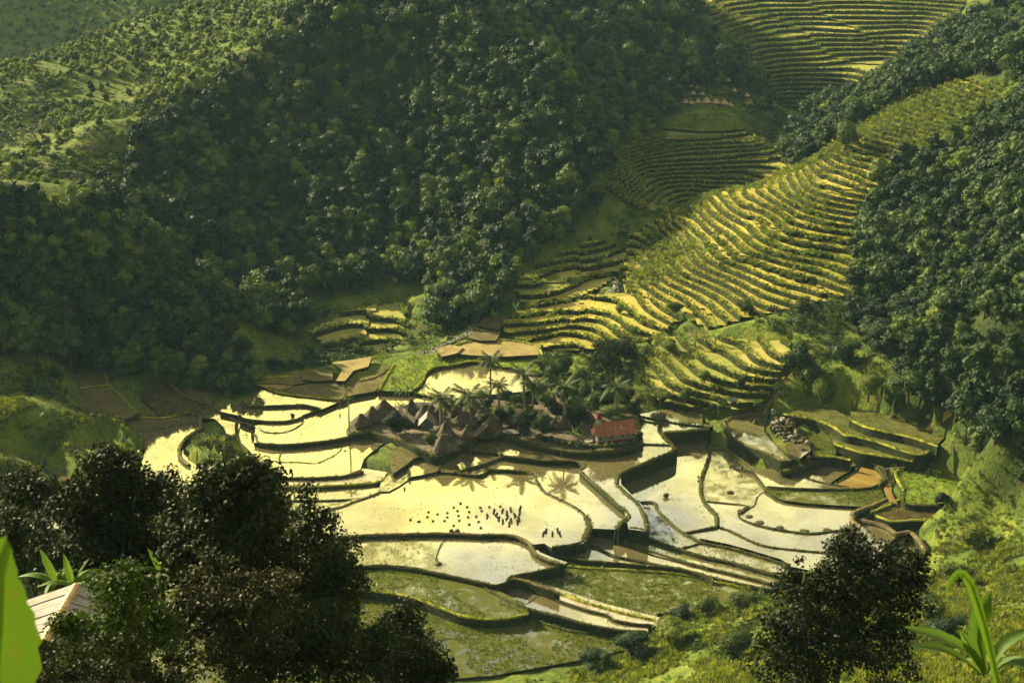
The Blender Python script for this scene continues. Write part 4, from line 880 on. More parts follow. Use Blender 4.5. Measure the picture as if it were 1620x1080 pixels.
M['straw'] = mat('wet_straw', lambda t: ground_like(t, [(.02, .022, .012), (.045, .045, .022), (.08, .075, .035)], 2, .8, 6))
M['weed'] = mat('heaped_weeds', lambda t: ground_like(t, [(.03, .03, .015), (.07, .06, .03), (.12, .10, .05)], 2, .8, 6))
M['rock'] = mat('dark_rock', lambda t: ground_like(t, [(.035, .03, .022), (.08, .06, .045), (.16, .12, .08)], 1.2, .9, 5, .2))
VZ = 2.62
# ---------------------------------------------------------------- thatched huts
def thatch_mesh(w, d, h, seed, ridge=.12, layers=5, mt=None):
    """hipped thatch roof with a slightly hollow slope, stepped layers and a ragged eave"""
    rr = random.Random(seed); V = []; Fc = []; per = 24
    def ring(s, zz, jit):
        pts = []
        for k in range(per):
            a = 2*math.pi*(k+.5)/per; c, sn = math.cos(a), math.sin(a); m = max(abs(c), abs(sn)); q = .78/m+.22
            x = c*q*w/2*(s+(1-s)*ridge); y = sn*q*d/2*s
            pts.append((x*(1+rr.uniform(-jit, jit)), y*(1+rr.uniform(-jit, jit)), zz+rr.uniform(-jit, jit)*h*.7))
        return pts
    n = layers; prof = [(1-(i/n)) for i in range(n+1)]
    rows = []
    for i in range(n):
        s0 = prof[i]; s1 = prof[i+1]; z0 = h*(1-s0)**.93; z1 = h*(1-s1)**.93
        rows.append(ring(max(s0, .02)*1.03+.015, z0-.10, .035)); rows.append(ring(max(s1, .02), z1, .012))
    for r_ in rows: V += r_
    for i in range(len(rows)-1):
        for k in range(per): Fc.append((i*per+k, i*per+(k+1) % per, (i+1)*per+(k+1) % per, (i+1)*per+k))
    V.append((0, 0, h+.12)); t = len(V)-1; b = (len(rows)-1)*per
    for k in range(per): Fc.append((b+k, b+(k+1) % per, t))
    V.append((0, 0, h*.25)); t = len(V)-1
    for k in range(per): Fc.append(((k+1) % per, k, t))
    return mesh('thatch_roof', V, Fc, mt or M['thatch'])
HUT_LOC = []
def hut(u, v, wpx, hpx, label, rz=0.0, dep=.9, ridge=.12, wall=1.0, pale=False, z=VZ, group='thatched huts of the village', name='thatched_hut', simple=False):
    p = at_z(u, v, z) if z is not None else on_ground(u, v); t = (p-cam.location).length; s = t/F
    w = wpx*s*.92; d = w*dep; tot = hpx*s/.93; wl = wall; h = max(1.2, (tot-d*.5*.35)*.95-wl*.6)
    p = p+Vector((0, d*.30, 0)); seed = int(u*7+v)
    root = empty(name, p, rz, label, 'hut', group)
    obj('roof', thatch_mesh(w, d, h, seed, ridge, mt=M['thatch_pale'] if pale else M['thatch']), root, (0, 0, wl))
    mb = MB(); mb.box((0, 0, wl*.5+.35), (w*.62, d*.62, wl*.7+.5)); mb.build('wall', M['wood'], root)
    if not simple:
        for sx in (-1, 1):
            for sy in (-1, 1):
                q = MB(); q.tube([(sx*w*.36, sy*d*.36, -.3), (sx*w*.36, sy*d*.36, wl+.25)], .11, 6); q.build('post', M['wood'], root)
        q = MB(); q.box((w*.1, -d*.31-.03, wl*.5+.3), (.55, .05, wl*.7+.25)); q.build('door', M['wood'], root)
        q = MB(); q.tube([(-w*ridge*.5-.25, 0, 0), (0, 0, .10), (w*ridge*.5+.25, 0, 0)], .16, 6); q.build('ridge_bundle', M['thatch_pale'], root, (0, 0, wl+h))
    HUT_LOC.append((p.x, p.y, w)); return root
hut(607.5, 668, 50, 36, 'largest brown thatched hut of the three at the left end of the village', .15, .85, .10, 1.1)
hut(589, 671, 36, 28, 'middle thatched hut of the three stepping down at the left end of the village', .35, .9)
hut(571, 678, 35, 23, 'lowest leftmost thatched hut beside the water and a thin areca palm', .4, .9)
hut(651, 654, 19, 24, 'small pointed thatched hut left of the pale metal roof', 0, 1, .05)
hut(677, 666, 42, 26, 'wide thatched hut in front of the pale metal roof', .1, .7, .35)
hut(704, 695, 32, 29, 'tall dark thatched hut just right of the blue gabled house', .5, 1, .05, 1.0)
hut(703, 716, 48, 30, 'big dark thatched hut nearest the flooded paddies, its eaves almost on the ground', .3, .8, .2, .7)
hut(721, 662, 28, 20, 'thatched hut behind the left coconut palms', .2)
hut(735, 676, 38, 26, 'broad grey thatched hut at the foot of a coconut palm', .1, .9, .15)
hut(763, 664, 24, 21, 'thatched hut with a reddish ridge behind the round bush', -.2, 1, .1)
hut(779, 689, 34, 36, 'steep tall thatched hut in the middle of the village', -.3, .9, .08, 1.0)
hut(813, 677, 17, 18, 'small pointed thatched hut left of the dark round trees', 0, 1, .04)
hut(893, 678, 35, 26, 'brown thatched hut left of the red-roofed chapel behind the banana plant', .4, .9, .12, .9)
hut(877, 681, 20, 19, 'low thatched hut half hidden by dark trees near the chapel', -.3)
hut(930, 668, 22, 18, 'thatched hut just behind the chapel under the trees', .1)
hut(746, 660, 20, 16, 'small thatched hut deep among the palms', .3)
hut(659, 677, 16, 13, 'low thatched shelter beside the blue gabled house', .2)
hut(800, 668, 20, 15, 'low thatched hut below the pale roof among trees', .1)
# granary: small round cap on legs
g = hut(739, 696, 22, 22, 'little granary on legs with a round thatch cap in front of the huts', 0, 1, .02, 1.3, name='granary', group=None); g['category'] = 'granary'
# open fronted hut facing the water
def gable_house(name, u, v, wpx, label, cat, rz, L_, W_, wall, rise, roofm, wallm, sheets=0, front=True, z=VZ, over=.35, legs=0, group=None):
    p = at_z(u, v, z); root = empty(name, p+Vector((0, W_*.4, 0)), rz, label, cat, group)
    mb = MB(); mb.box((0, 0, legs+wall/2), (L_, W_, wall))
    for s in (-1, 1): mb.add([(s*L_/2, -W_/2, legs+wall), (s*L_/2, W_/2, legs+wall), (s*L_/2, 0, legs+wall+rise*.94)], [(0, 1, 2)])
    mb.build('wall', wallm, root)
    for s in (-1, 1):
        n = max(1, sheets)
        for i in range(n):
            x0 = -L_/2-over+(L_+2*over)*i/n; x1 = -L_/2-over+(L_+2*over)*(i+1)/n-(.03 if n > 1 else 0)
            V = []; Fc = []; k = max(2, int((x1-x0)/.11)) if sheets else 2; lift = .012*(i % 2)
            hw = W_/2+over; dz = rise*over/(W_/2)
            for j in range(k+1):
                x = x0+(x1-x0)*j/k; co = (.035 if j % 2 else 0) if sheets else 0
                V += [(x, s*.02, legs+wall+rise+.06+co+lift), (x, s*hw, legs+wall-dz+.06+co+lift+random.uniform(-.02, .02))]
            o = len(V); V += [(a, b, c-.05) for a, b, c in V]
            for j in range(k):
                Fc += [(j*2, j*2+1, j*2+3, j*2+2), (o+j*2, o+j*2+2, o+j*2+3, o+j*2+1), (j*2+1, o+j*2+1, o+j*2+3, j*2+3)]
            Fc += [(0, o, o+1, 1), (k*2, k*2+1, o+k*2+1, o+k*2)]
            obj('roof_sheet' if sheets else 'roof_slope', mesh('roof_sheet', V, Fc, roofm), root)
    if legs:
        for sx in (-1, 1):
            for sy in (-1, 1): q = MB(); q.box((sx*L_*.42, sy*W_*.42, legs/2-.1), (.16, .16, legs+.2)); q.build('post', M['wood'], root)
    return root
o_ = gable_house('open_thatched_hut', 771, 693, 0, 'open-fronted thatched hut with its dark gable facing the lower paddies', 'hut', math.pi/2, 3.6, 4.4, .9, 2.3, M['thatch'], M['wood'], group='thatched huts of the village', over=.5)
q = MB(); q.add([(-2.36, -1.7, .1), (-2.36, 1.7, .1), (-2.36, 1.2, 1.2), (-2.36, 0, 2.2), (-2.36, -1.2, 1.2)], [(0, 1, 2, 3, 4)]); q.build('opening_shade', M['leaf_dark'], o_)  # flat dark sheet painted as the shade inside the open front
# gabled small buildings with iron roofs
hb = gable_house('gabled_house', 676, 684, 0, 'small blue house on legs with a pale grey gabled roof facing the paddies', 'house', math.pi/2, 3.0, 2.9, 1.7, 1.5, M['zinc'], M['blue'], 3, over=.75, legs=1.1)
q = MB(); q.box((-1.53, 0, 1.95), (.05, .8, 1.3)); q.build('door', M['wood'], hb)
q = MB(); q.box((-1.53, .95, 2.1), (.05, .45, .5)); wf = q.build('window', M['bluewall'], hb); q = MB(); q.box((-1.565, .95, 2.1), (.02, .34, .38)); q.build('pane', M['pane'], wf)
for (u, v, L_, W_, wl, ri, rm, lab, rz, n) in ((671, 652, 4.4, 3.0, 1.4, .8, 'zinc', 'low house with a pale grey metal roof at the back of the village', 0, 5), (624, 665, 2.8, 2.4, .9, .7, 'rust', 'small shed with a striped rusty iron roof beside the biggest left hut', .1, 4),
        (813, 662, 4.4, 2.8, 1.4, .9, 'thatch_pale', 'house with a broad pale roof under the tall coconut palm', -.1, 0), (810, 688, 2.6, 1.7, .7, .3, 'zinc', 'very low lean-to with a pale metal roof near the water', .1, 3), (849, 665, 3.0, 2.6, 1.5, 1.0, 'zinc', 'small house with a white metal roof behind the dark round trees', 0, 4)):
    gable_house('metal_roofed_house' if rm != 'thatch_pale' else 'pale_roofed_house', u, v, 0, lab, 'house', rz, L_, W_, wl, ri, M[rm], M['wood'], n)
# ---------------------------------------------------------------- the chapel
C0 = at_z(946, 703, VZ); C1 = at_z(1005, 696, VZ); C2 = at_z(929, 693, VZ)
ex = (C1-C0); LC = ex.length; ang = math.atan2(ex.y, ex.x); WC = 5.0
ch = empty('chapel', C0, ang, 'long chapel with a rusty red corrugated roof, pale blue walls and a dark red base', 'chapel')
def part(name, boxes, m, parent=ch):
    q = MB()
    for c, d in boxes: q.box(c, d)
    return q.build(name, m, parent)
wl = 2.2; rise = 1.9
q = MB(); q.box((LC/2, WC/2, wl/2+.2), (LC, WC, wl))
for x in (0, LC): q.add([(x, 0, wl+.2), (x, WC, wl+.2), (x, WC/2, wl+.2+rise)], [(0, 1, 2)])
q.build('wall', M['bluewall'], ch)
part('base_band', [((LC/2, -.03, .4), (LC+.1, .08, .6)), ((-.03, WC/2, .4), (.08, WC+.02, .6)), ((LC+.03, WC/2, .4), (.08, WC+.02, .6))], M['redwall'])
for i in range(10):
    x = LC*(i+.5)/10; wf = part('window', [((x, -.045, 1.6), (LC/10-.22, .07, 1.0))], M['wood']); part('pane', [((x, -.09, 1.6), (LC/10-.36, .03, .82))], M['bluewall'] if i % 3 else M['pane'], wf)
for i in range(11):
    part('pilaster', [((LC*i/10, -.06, 1.5), (.11, .10, 1.5))], M['bluewall'])
nsh = 13; ov = .55
for s in (0, 1):
    for i in range(nsh):
        x0 = -ov+(LC+2*ov)*i/nsh; x1 = x0+(LC+2*ov)/nsh-.02; V = []; Fc = []; k = 8; lift = random.uniform(0, .03)
        y_e = -.6 if s == 0 else WC+.6; dz = rise*.6/(WC/2)
        for j in range(k+1):
            x = x0+(x1-x0)*j/k; co = .04 if j % 2 else 0
            V += [(x, WC/2+(-.02 if s == 0 else .02), wl+.3+rise+co+lift), (x, y_e+random.uniform(-.05, .05), wl+.3-dz+co+lift)]
        o = len(V); V += [(a, b, c-.04) for a, b, c in V]
        for j in range(k): Fc += [(j*2, j*2+1, j*2+3, j*2+2), (o+j*2, o+j*2+2, o+j*2+3, o+j*2+1), (j*2+1, o+j*2+1, o+j*2+3, j*2+3)]
        Fc += [(0, o, o+1, 1), (k*2, k*2+1, o+k*2+1, o+k*2)]
        obj('roof_sheet', mesh('roof_sheet', V, Fc, M['rust']), ch)
q = MB(); q.tube([(-ov, WC/2, wl+.33+rise), (LC+ov, WC/2, wl+.33+rise)], .10, 6); q.build('ridge_cap', M['rust'], ch)
dr = part('door', [((-.06, WC/2, 1.15), (.08, 1.1, 1.9))], M['blue']); part('door_frame', [((-.05, WC/2-.62, 1.2), (.12, .12, 2.1)), ((-.05, WC/2+.62, 1.2), (.12, .12, 2.1)), ((-.05, WC/2, 2.2), (.12, 1.36, .12))], M['redwall'], dr)
q = MB(); q.add([(0, WC/2-1.1, 2.45), (-.9, WC/2-1.1, 2.4), (-.9, WC/2, 2.95), (0, WC/2, 3.0), (0, WC/2+1.1, 2.45), (-.9, WC/2+1.1, 2.4), (0, WC/2, 2.9), (-.9, WC/2, 2.85)], [(0, 1, 2, 3), (3, 2, 5, 4), (1, 0, 6, 7), (7, 6, 4, 5), (1, 7, 2), (7, 5, 2)])
q.build('porch_roof', M['rust'], ch)
bt = MB(); bx, by = .9, WC/2; bz = wl+rise
bt.box((bx, by, bz+.25), (1.1, 1.1, .9)); bel = bt.build('belfry', M['bluewall'], ch)
for sx in (-1, 1):
    for sy in (-1, 1): q = MB(); q.box((bx+sx*.42, by+sy*.42, bz+1.15), (.14, .14, .95)); q.build('post', M['thatch_pale'], bel)
q = MB(); q.add([(bx-.75, by-.75, bz+1.6), (bx+.75, by-.75, bz+1.6), (bx+.75, by+.75, bz+1.6), (bx-.75, by+.75, bz+1.6), (bx, by, bz+3.1)], [(0, 1, 4), (1, 2, 4), (2, 3, 4), (3, 0, 4), (3, 2, 1, 0)]); q.build('spire', M['redwall'], bel)
for i in range(4): part('step', [((-.9-.45*i, WC/2, .25-.08*i), (.44, 2.0, .16))], M['stone'])
# far village: small pale huts
for i, (u, v, w, h, lab) in enumerate(((1084, 165.5, 11, 9, 'leftmost small pale hut of the front row in the far village'), (1094, 167, 9, 7, 'low hut second from left in the front row of the far village'), (1104.5, 166.5, 10, 9, 'pale hut third from left in the front row of the far village'), (1118, 167, 13, 12, 'biggest pale pointed hut of the far village'),
        (1133, 168, 12, 10, 'grey pointed hut right of the biggest one in the far village'), (1146, 169, 12, 11, 'grey-brown hut near the right end of the far front row'), (1155, 170, 11, 7, 'low wide hut at the right end of the far front row'), (1093, 143, 8, 6, 'small hut at the upper left of the far village'),
        (1103, 144, 8, 9, 'pointed hut highest on the left of the far village'), (1097, 152, 10, 7, 'pale hut in the second row on the left of the far village'), (1111, 154, 10, 8, 'brownish hut in the second row of the far village'), (1162, 149, 8, 8, 'grey hut among trees right of the far village'),
        (1182, 156, 9, 8, 'pointed hut high on the right beyond the far village'), (1187, 168, 10, 9, 'pale hut standing alone at the far right among trees'), (1152, 131, 9, 5, 'reddish roof highest up among the trees above the far village'))):
    hut(u, v, w, h, lab, rng.random()*.6, 1, .08, .7, True, None, 'small huts of the far village', simple=True)
# sheds seen far up on the terraces
for u, v, w, h, lab in ((1157, 641, 9, 9, 'tiny white-roofed field shelter at the edge of the paddy below the terraces'),):
    p = on_ground(u, v); r_ = gable_house('field_shelter', u, v, 0, lab, 'shelter', .5, 1.5, 1.3, .8, .5, M['zinc'], M['stone'], 0, z=VZ)
    r_.location = p
# ---------------------------------------------------------------- palms
def frond_mesh(Lf, seed, droop, nl=22, lw=.11):
    rr = random.Random(seed); V = []; Fc = []; pts = []
    for i in range(13):
        t = i/12; pts.append(Vector((Lf*(t-.10*droop*t*t)*.95, 0, Lf*(.42*t*(1-droop*.3)-.62*droop*t*t))))
    def P(t): f = t*12; i = min(11, int(f)); return pts[i].lerp(pts[i+1], f-i)
    for i in range(12):
        a, b = pts[i], pts[i+1]; w0 = .07*(1-i/13); w1 = .07*(1-(i+1)/13); o = len(V)
        V += [a+Vector((0, -w0, 0)), a+Vector((0, w0, 0)), b+Vector((0, w1, 0)), b+Vector((0, -w1, 0))]; Fc.append((o, o+1, o+2, o+3))
    for i in range(nl):
        t = .12+.86*i/(nl-1); p = P(t); d = (P(min(1, t+.05))-p).normalized() if t < .95 else (p-P(t-.05)).normalized(); l = Lf*.30*math.sin(math.pi*(.15+.75*t))**.7*rr.uniform(.85, 1.15)
        for s in (-1, 1):
            e = p+d*l*.55+Vector((0, s*l*.72, -l*rr.uniform(.25, .65))); m_ = p.lerp(e, .5)+Vector((0, 0, l*.10)); w = d*lw*Lf*.33; o = len(V)
            V += [p-w*.5, p+w*.5, m_+w*.45, m_-w*.45, e]; Fc += [(o, o+1, o+2, o+3), (o+3, o+2, o+4)]
    return mesh('frond', V, Fc, M['palm'])
FR = [frond_mesh(3.4, s, dr) for s, dr in ((1, .35), (2, .75), (3, 1.15), (4, 1.5))]
FRS = [frond_mesh(1.5, s, dr, 12, .2) for s, dr in ((1, .5), (2, 1.0), (3, 1.4))]
def palm(u, v, cu, cv, label, size=1.0, areca=False, z=VZ, group='coconut palms over the village'):
    b = at_z(u, v, z); top = at_y(cu, cv, b.y); hh = top.z-b.z; dx = top.x-b.x; rr = random.Random(int(u*3+v))
    root = empty('areca_palm' if areca else 'coconut_palm', b, 0, label, 'palm tree', group)
    r0 = .10 if areca else .26; pts = [(dx*(t**1.6), .35*math.sin(t*3), hh*t) for t in [i/8 for i in range(9)]]; pts[0] = (0, 0, -.4)
    q = MB(); q.tube(pts, [r0*(1.25-.55*i/8) for i in range(9)], 8); q.build('trunk', M['palmbark'], root, smooth=True)
    n = 9 if areca else 19; fr = FRS if areca else FR
    for i in range(n):
        k = min(len(fr)-1, int(i/n*len(fr))); f = obj('frond', fr[k], root, (dx, .35*math.sin(3), hh)); f.rotation_euler = (rr.uniform(-.1, .1), (-.55+.5*i/n)*(1 if not areca else .8)+rr.uniform(-.1, .1)+.1, i*2.4+rr.uniform(-.2, .2)); f.scale = (size*1.25*rr.uniform(.88, 1.1),)*3
    if not areca:
        q = MB()
        for i in range(6): a = i*1.05; q.blob((math.cos(a)*.32, math.sin(a)*.32, -.35), .17, 6, 4, .05)
        c = q.build('coconut_cluster', M['straw'], root, (dx, 0, hh)); c['kind'] = 'stuff'
    return root
palm(776, 642, 776, 572, 'slender coconut palm standing against the bright upper paddy', .95)
palm(830, 660, 828, 592, 'tallest coconut palm in the middle of the village with a pale trunk', 1.15)
palm(842, 655, 846, 612, 'coconut palm close behind the tallest one, drooping fronds', 1.05)
palm(894, 676, 893, 612, 'yellowish-green coconut palm left of the chapel', 1.15)
palm(974, 668, 975, 613, 'coconut palm rising just behind the chapel roof', 1.15)
palm(745, 676, 742, 626, 'coconut palm with wide fronds between the thatched huts', 1.15)
palm(697, 672, 698, 629, 'leftmost coconut palm near the blue gabled house', .95)
palm(702, 668, 706, 640, 'short coconut palm leaning beside the leftmost coconut palm', .8)
palm(790, 646, 788, 610, 'small coconut palm between the two tall ones', .8)
palm(762, 640, 764, 622, 'low coconut palm half hidden behind huts', .7)
G2 = 'areca palms round the village'
for a in ((552, 682, 549, 616, 'tall thin areca palm mirrored in the water at the left end of the village', 1.1), (553, 683, 552, 630, 'thin areca palm beside the tall mirrored one', .85), (636, 652, 636, 619, 'areca palm behind the left huts, left of a pair', .95), (647, 646, 647, 614, 'areca palm of the pair behind the left huts, right hand one', 1), (671, 640, 671, 610, 'areca palm in front of the upper bright paddy', 1.05), (634, 655, 634, 641, 'short areca palm right of the biggest left hut', .8), (625, 632, 625, 600, 'areca palm on the edge of the green field', 1.0), (861, 690, 858, 655, 'thin areca palm among the dark round trees', .9), (818, 668, 817, 640, 'thin areca palm by the pale roof', .8)):
    palm(a[0], a[1], a[2], a[3], a[4], a[5], True, group=G2)
# ---------------------------------------------------------------- bananas
def banana_leaf(Lf, wd, droop, seed, torn=.5):
    rr = random.Random(seed); V = []; Fc = []; n = 10
    for i in range(n+1):
        t = i/n; x = Lf*(t*.92); z = Lf*(.65*t-droop*t*t); w = wd*math.sin(math.pi*min(1, .06+.94*t)**.8)**.75*(1-.1*t) if i < n else .01
        if i == 0: w = .02
        rag = rr.uniform(-.1, .05)*torn*w
        V += [(x, -w/2+rag, z-w*.22), (x, 0, z), (x, w/2+rag, z-w*.22)]
    for i in range(n): Fc += [(i*3, i*3+1, i*3+4, i*3+3), (i*3+1, i*3+2, i*3+5, i*3+4)]
    return mesh('leaf', V, Fc, M['banana'])
BL = [banana_leaf(2.0, .5, .25, 1), banana_leaf(2.2, .55, .7, 2), banana_leaf(2.0, .5, 1.05, 3)]
def banana(p, label, size=1.0, n=7, group='banana plants', seed=0):
    rr = random.Random(seed); root = empty('banana_plant', p, 0, label, 'banana plant', group); hh = 1.5*size
    q = MB(); q.tube([(0, 0, -.3), (.03, 0, hh*.5), (0, .02, hh)], [.14*size, .11*size, .06*size], 7); q.build('stem', M['leaf_bush'], root)
    for i in range(n):
        f = obj('leaf', BL[0 if i < 2 else (1 if i < 5 else 2)], root, (0, 0, hh*.92)); f.rotation_euler = (0, -.55 if i < 2 else rr.uniform(-.25, .1), i*2.4+rr.uniform(-.3, .3)); f.scale = (size*rr.uniform(.8, 1.1),)*3
    return root
for i, (u, v, s, lab) in enumerate(((215, 625, 1.15, 'tall bright banana plant on the grassy bank by the dark paddy'), (207, 641, .9, 'smaller banana plant below the tall bright one on the bank'), (908, 697, 1.3, 'banana plant left of the chapel steps'), (922, 693, .9, 'small banana plant close to the chapel door'),
        (1085, 545, 1.2, 'banana plant leftmost of the clump below the middle terraces'), (1100, 548, 1.2, 'banana plant in the middle of the clump below the middle terraces'), (1117, 546, 1.2, 'banana plant with wide leaves in the clump below the middle terraces'), (1132, 543, 1.1, 'banana plant at the right of the clump below the middle terraces'),
        (672, 561, 1.2, 'banana plant at the foot of the dark forest by the stream'), (782, 508, 1.2, 'banana plant beside the small brown fields near the stream'), (815, 497, 1.2, 'banana plant at the forest edge above the brown fields'), (857, 575, 1.2, 'banana plant behind the tall coconut palms'),
        (958, 660, 1.0, 'banana plant behind the chapel'), (60, 620, 1.3, 'banana plant on the left grassy slope, upper one'), (75, 670, 1.2, 'banana plant on the left grassy slope, lower one'), (1270, 560, 1.2, 'banana plant on the right slope below the bright terraces'), (1497, 810, 1.1, 'dark banana plant by the muddy paddy at the right'),
        (1250, 440, 1.3, 'banana plant among the bright terraces'), (1290, 600, 1.2, 'banana plant on the path side of the right slope'), (955, 420, 1.4, 'bright banana plant by the stony stream'))):
    p = on_ground(u, v); p.z = max(p.z, base.reshape(NY, NX)[int((p.y-gy[0])/G), int((p.x-gx[0])/G)]); banana(p, lab, s, 7+(i % 3), 'banana plants dotted over the valley', i)
# ---------------------------------------------------------------- village and valley trees, hand placed
def round_tree(u, v, wpx, hpx, label, pr, z=VZ, cat='tree', name='broadleaf_tree', group=None, squash=1):
    p = at_z(u, v, z) if z is not None else on_ground(u, v); s = (p-cam.location).length/F; w = wpx*s*1.15; h = hpx*s*1.05
    R0, H0 = pr[2], pr[3]; t = empty(name, p+Vector((0, w*.2, 0)), rng.random()*6, label, cat, group); t.scale = (w/2/R0, w/2/R0, h/H0)
    obj('crown', pr[0], t); obj('trunk', pr[1], t); return t
PD = tree_proto('village_tree', 3.2, 6.2, 1900, .36, M['leaf_dark'], 31, low=.22)+(3.1, 6.6)
PG = tree_proto('village_tree', 3.2, 6.2, 1700, .36, M['leaf_bush'], 32, low=.25)+(3.1, 6.6)
PM = tree_proto('village_tree', 3.4, 6.6, 1900, .36, M['leaf_forest'], 33, low=.22)+(3.3, 7.0)
for u, v, w, h, lab, pr in ((622, 689, 36, 34, 'dark round tree right of the three left huts', PD), (641, 686, 26, 28, 'dark tree next to the rusty striped shed', PM), (681, 708, 22, 27, 'bright green small tree in front of the blue gabled house', PG), (649, 652, 16, 16, 'small round tree beside the pointed hut at the back', PM),
        (762, 672, 22, 18, 'small round dark tree in the middle of the huts', PD), (794, 676, 24, 30, 'dark tree left of the pale-roofed house', PD), (826, 694, 30, 42, 'black-green round tree above the village wall', PD), (858, 692, 32, 38, 'round tree with a brownish base right of the black-green one', PM), (806, 664, 20, 26, 'green tree in front of the broad pale roof', PG),
        (914, 678, 34, 32, 'dark tree directly left of the chapel belfry', PD), (971, 668, 42, 28, 'spreading dark tree behind the chapel roof', PM), (835, 664, 22, 28, 'green tree right of the tall palm trunk', PG), (940, 655, 30, 36, 'tree behind the chapel belfry', PM), (925, 640, 30, 40, 'tree between the two right coconut palms', PG),
        (755, 652, 20, 18, 'bushy tree behind the middle huts', PG), (868, 650, 28, 34, 'bushy tree right of the paired coconut palms', PG), (850, 640, 34, 40, 'dark bushy tree under the paired coconut palms', PM), (872, 622, 36, 52, 'leafy tree rising behind the village centre', PG), (890, 600, 34, 48, 'dark green tree behind the village, right of the fields', PM), (860, 590, 24, 26, 'small tree at the edge of the tan field', PG), (908, 632, 26, 34, 'tree behind the yellowish coconut palm', PM), (800, 640, 24, 24, 'low tree between the slender palm and the tallest palm', PM), (1003, 662, 24, 30, 'bush tree just right of the spreading tree behind the chapel', PM),
        (820, 652, 28, 30, 'dark tree behind the broad pale roof', PM), (880, 664, 26, 30, 'dark tree between the white metal roof and the huts', PD), (905, 660, 28, 36, 'dark tree at the foot of the yellowish palm', PM), (842, 676, 22, 24, 'dark tree between the two black-green round trees', PD), (785, 660, 18, 18, 'low bush left of the pale roofed house', PG), (730, 650, 18, 18, 'bush behind the left coconut palms', PM), (714, 648, 16, 14, 'small bush beside the pale metal roof at the back', PG), (955, 655, 30, 30, 'dark bushy tree directly behind the chapel ridge', PD), (1012, 645, 26, 26, 'bushy tree on the bank right of the chapel', PG), (893, 640, 26, 30, 'leafy tree behind the huts near the yellowish palm', PG),
        (770, 648, 22, 20, 'low dark tree at the foot of the slender palm', PD), (990, 650, 30, 36, 'dark leafy tree right of the palm behind the chapel', PD), (952, 640, 30, 40, 'dark leafy tree left of the palm behind the chapel', PD)):
    round_tree(u, v, w, h, lab, pr, group='trees standing in and behind the village')
# the big spreading tree behind the chapel
def big_tree(name, base_p, lobes, nleaf, leaf, mt, label, cat='tree', tr=.3, seed=1, group=None, bark=None, core=True, asp=.55):
    """lobes in metres relative to the base"""
    r = np.random.default_rng(seed); root = empty(name, base_p, 0, label, cat, group)
    # twig clusters on the lobes
    lob = np.array(lobes, float); w = (lob[:, 3]*lob[:, 5])**1.0; nc = max(30, nleaf//48); k = r.choice(len(lob), nc, p=w/w.sum())
    d = r.normal(size=(nc, 3)); d[:, 2] += .3; d /= np.linalg.norm(d, axis=1)[:, None]; rad = .30+.90*r.random(nc)**.7
    c = lob[k, :3]+d*lob[k, 3:]*rad[:, None]; cs = leaf*2.7
    cl_l = np.c_[c, np.full((nc, 3), 1)*cs*(.6+.7*r.random((nc, 1)))]; cl_l[:, 5] *= .7
    V, Fc = leaf_cloud([tuple(x) for x in cl_l], nleaf, leaf, r, .2, asp, .25)
    obj('crown', mesh('crown', V, Fc, mt), root)
    q = MB(); cen = lob[:, :3].mean(0); top = lob[:, 2].max(); q.tube([(0, 0, -1.5), (cen[0]*.2, cen[1]*.2, cen[2]*.4), (cen[0]*.7, cen[1]*.7, cen[2]*.8)], [tr*1.3, tr, tr*.7], 8); q.build('trunk', bark or M['bark'], root)
    q = MB(); s0 = Vector((cen[0]*.7, cen[1]*.7, cen[2]*.78))
    for l in lob:
        e = Vector(l[:3]); m_ = s0.lerp(e, .5)+Vector((r.normal()*.25, r.normal()*.25, .2)); q.tube([s0, m_, e], [tr*.5, tr*.32, tr*.14], 5)
        for _ in range(6):
            f = e+Vector(r.normal(size=3)*[l[3], l[4], l[5]])*.45; q.tube([m_.lerp(e, .6), f], [tr*.14, tr*.04], 4)
    q.build('limbs', bark or M['bark'], root); return root
bp = at_z(968, 640, 3.0)
big_tree('broadleaf_tree', bp, [(-4, 0, 12, 3, 3, 2.4), (-1.5, 0, 15, 3.4, 3.2, 2.6), (2.2, 1, 14.5, 3.2, 3, 2.4), (4.3, 0, 11.6, 2.8, 3, 2.6), (0, -1, 10.5, 3, 2.5, 2), (-3.6, -1, 8.2, 2.2, 2.2, 1.7), (3.6, 0, 8, 2.2, 2.2, 1.8)], 14000, .42, M['leaf_dark'], 'large spreading dark tree towering behind the chapel and the right palm', tr=.5, seed=5)
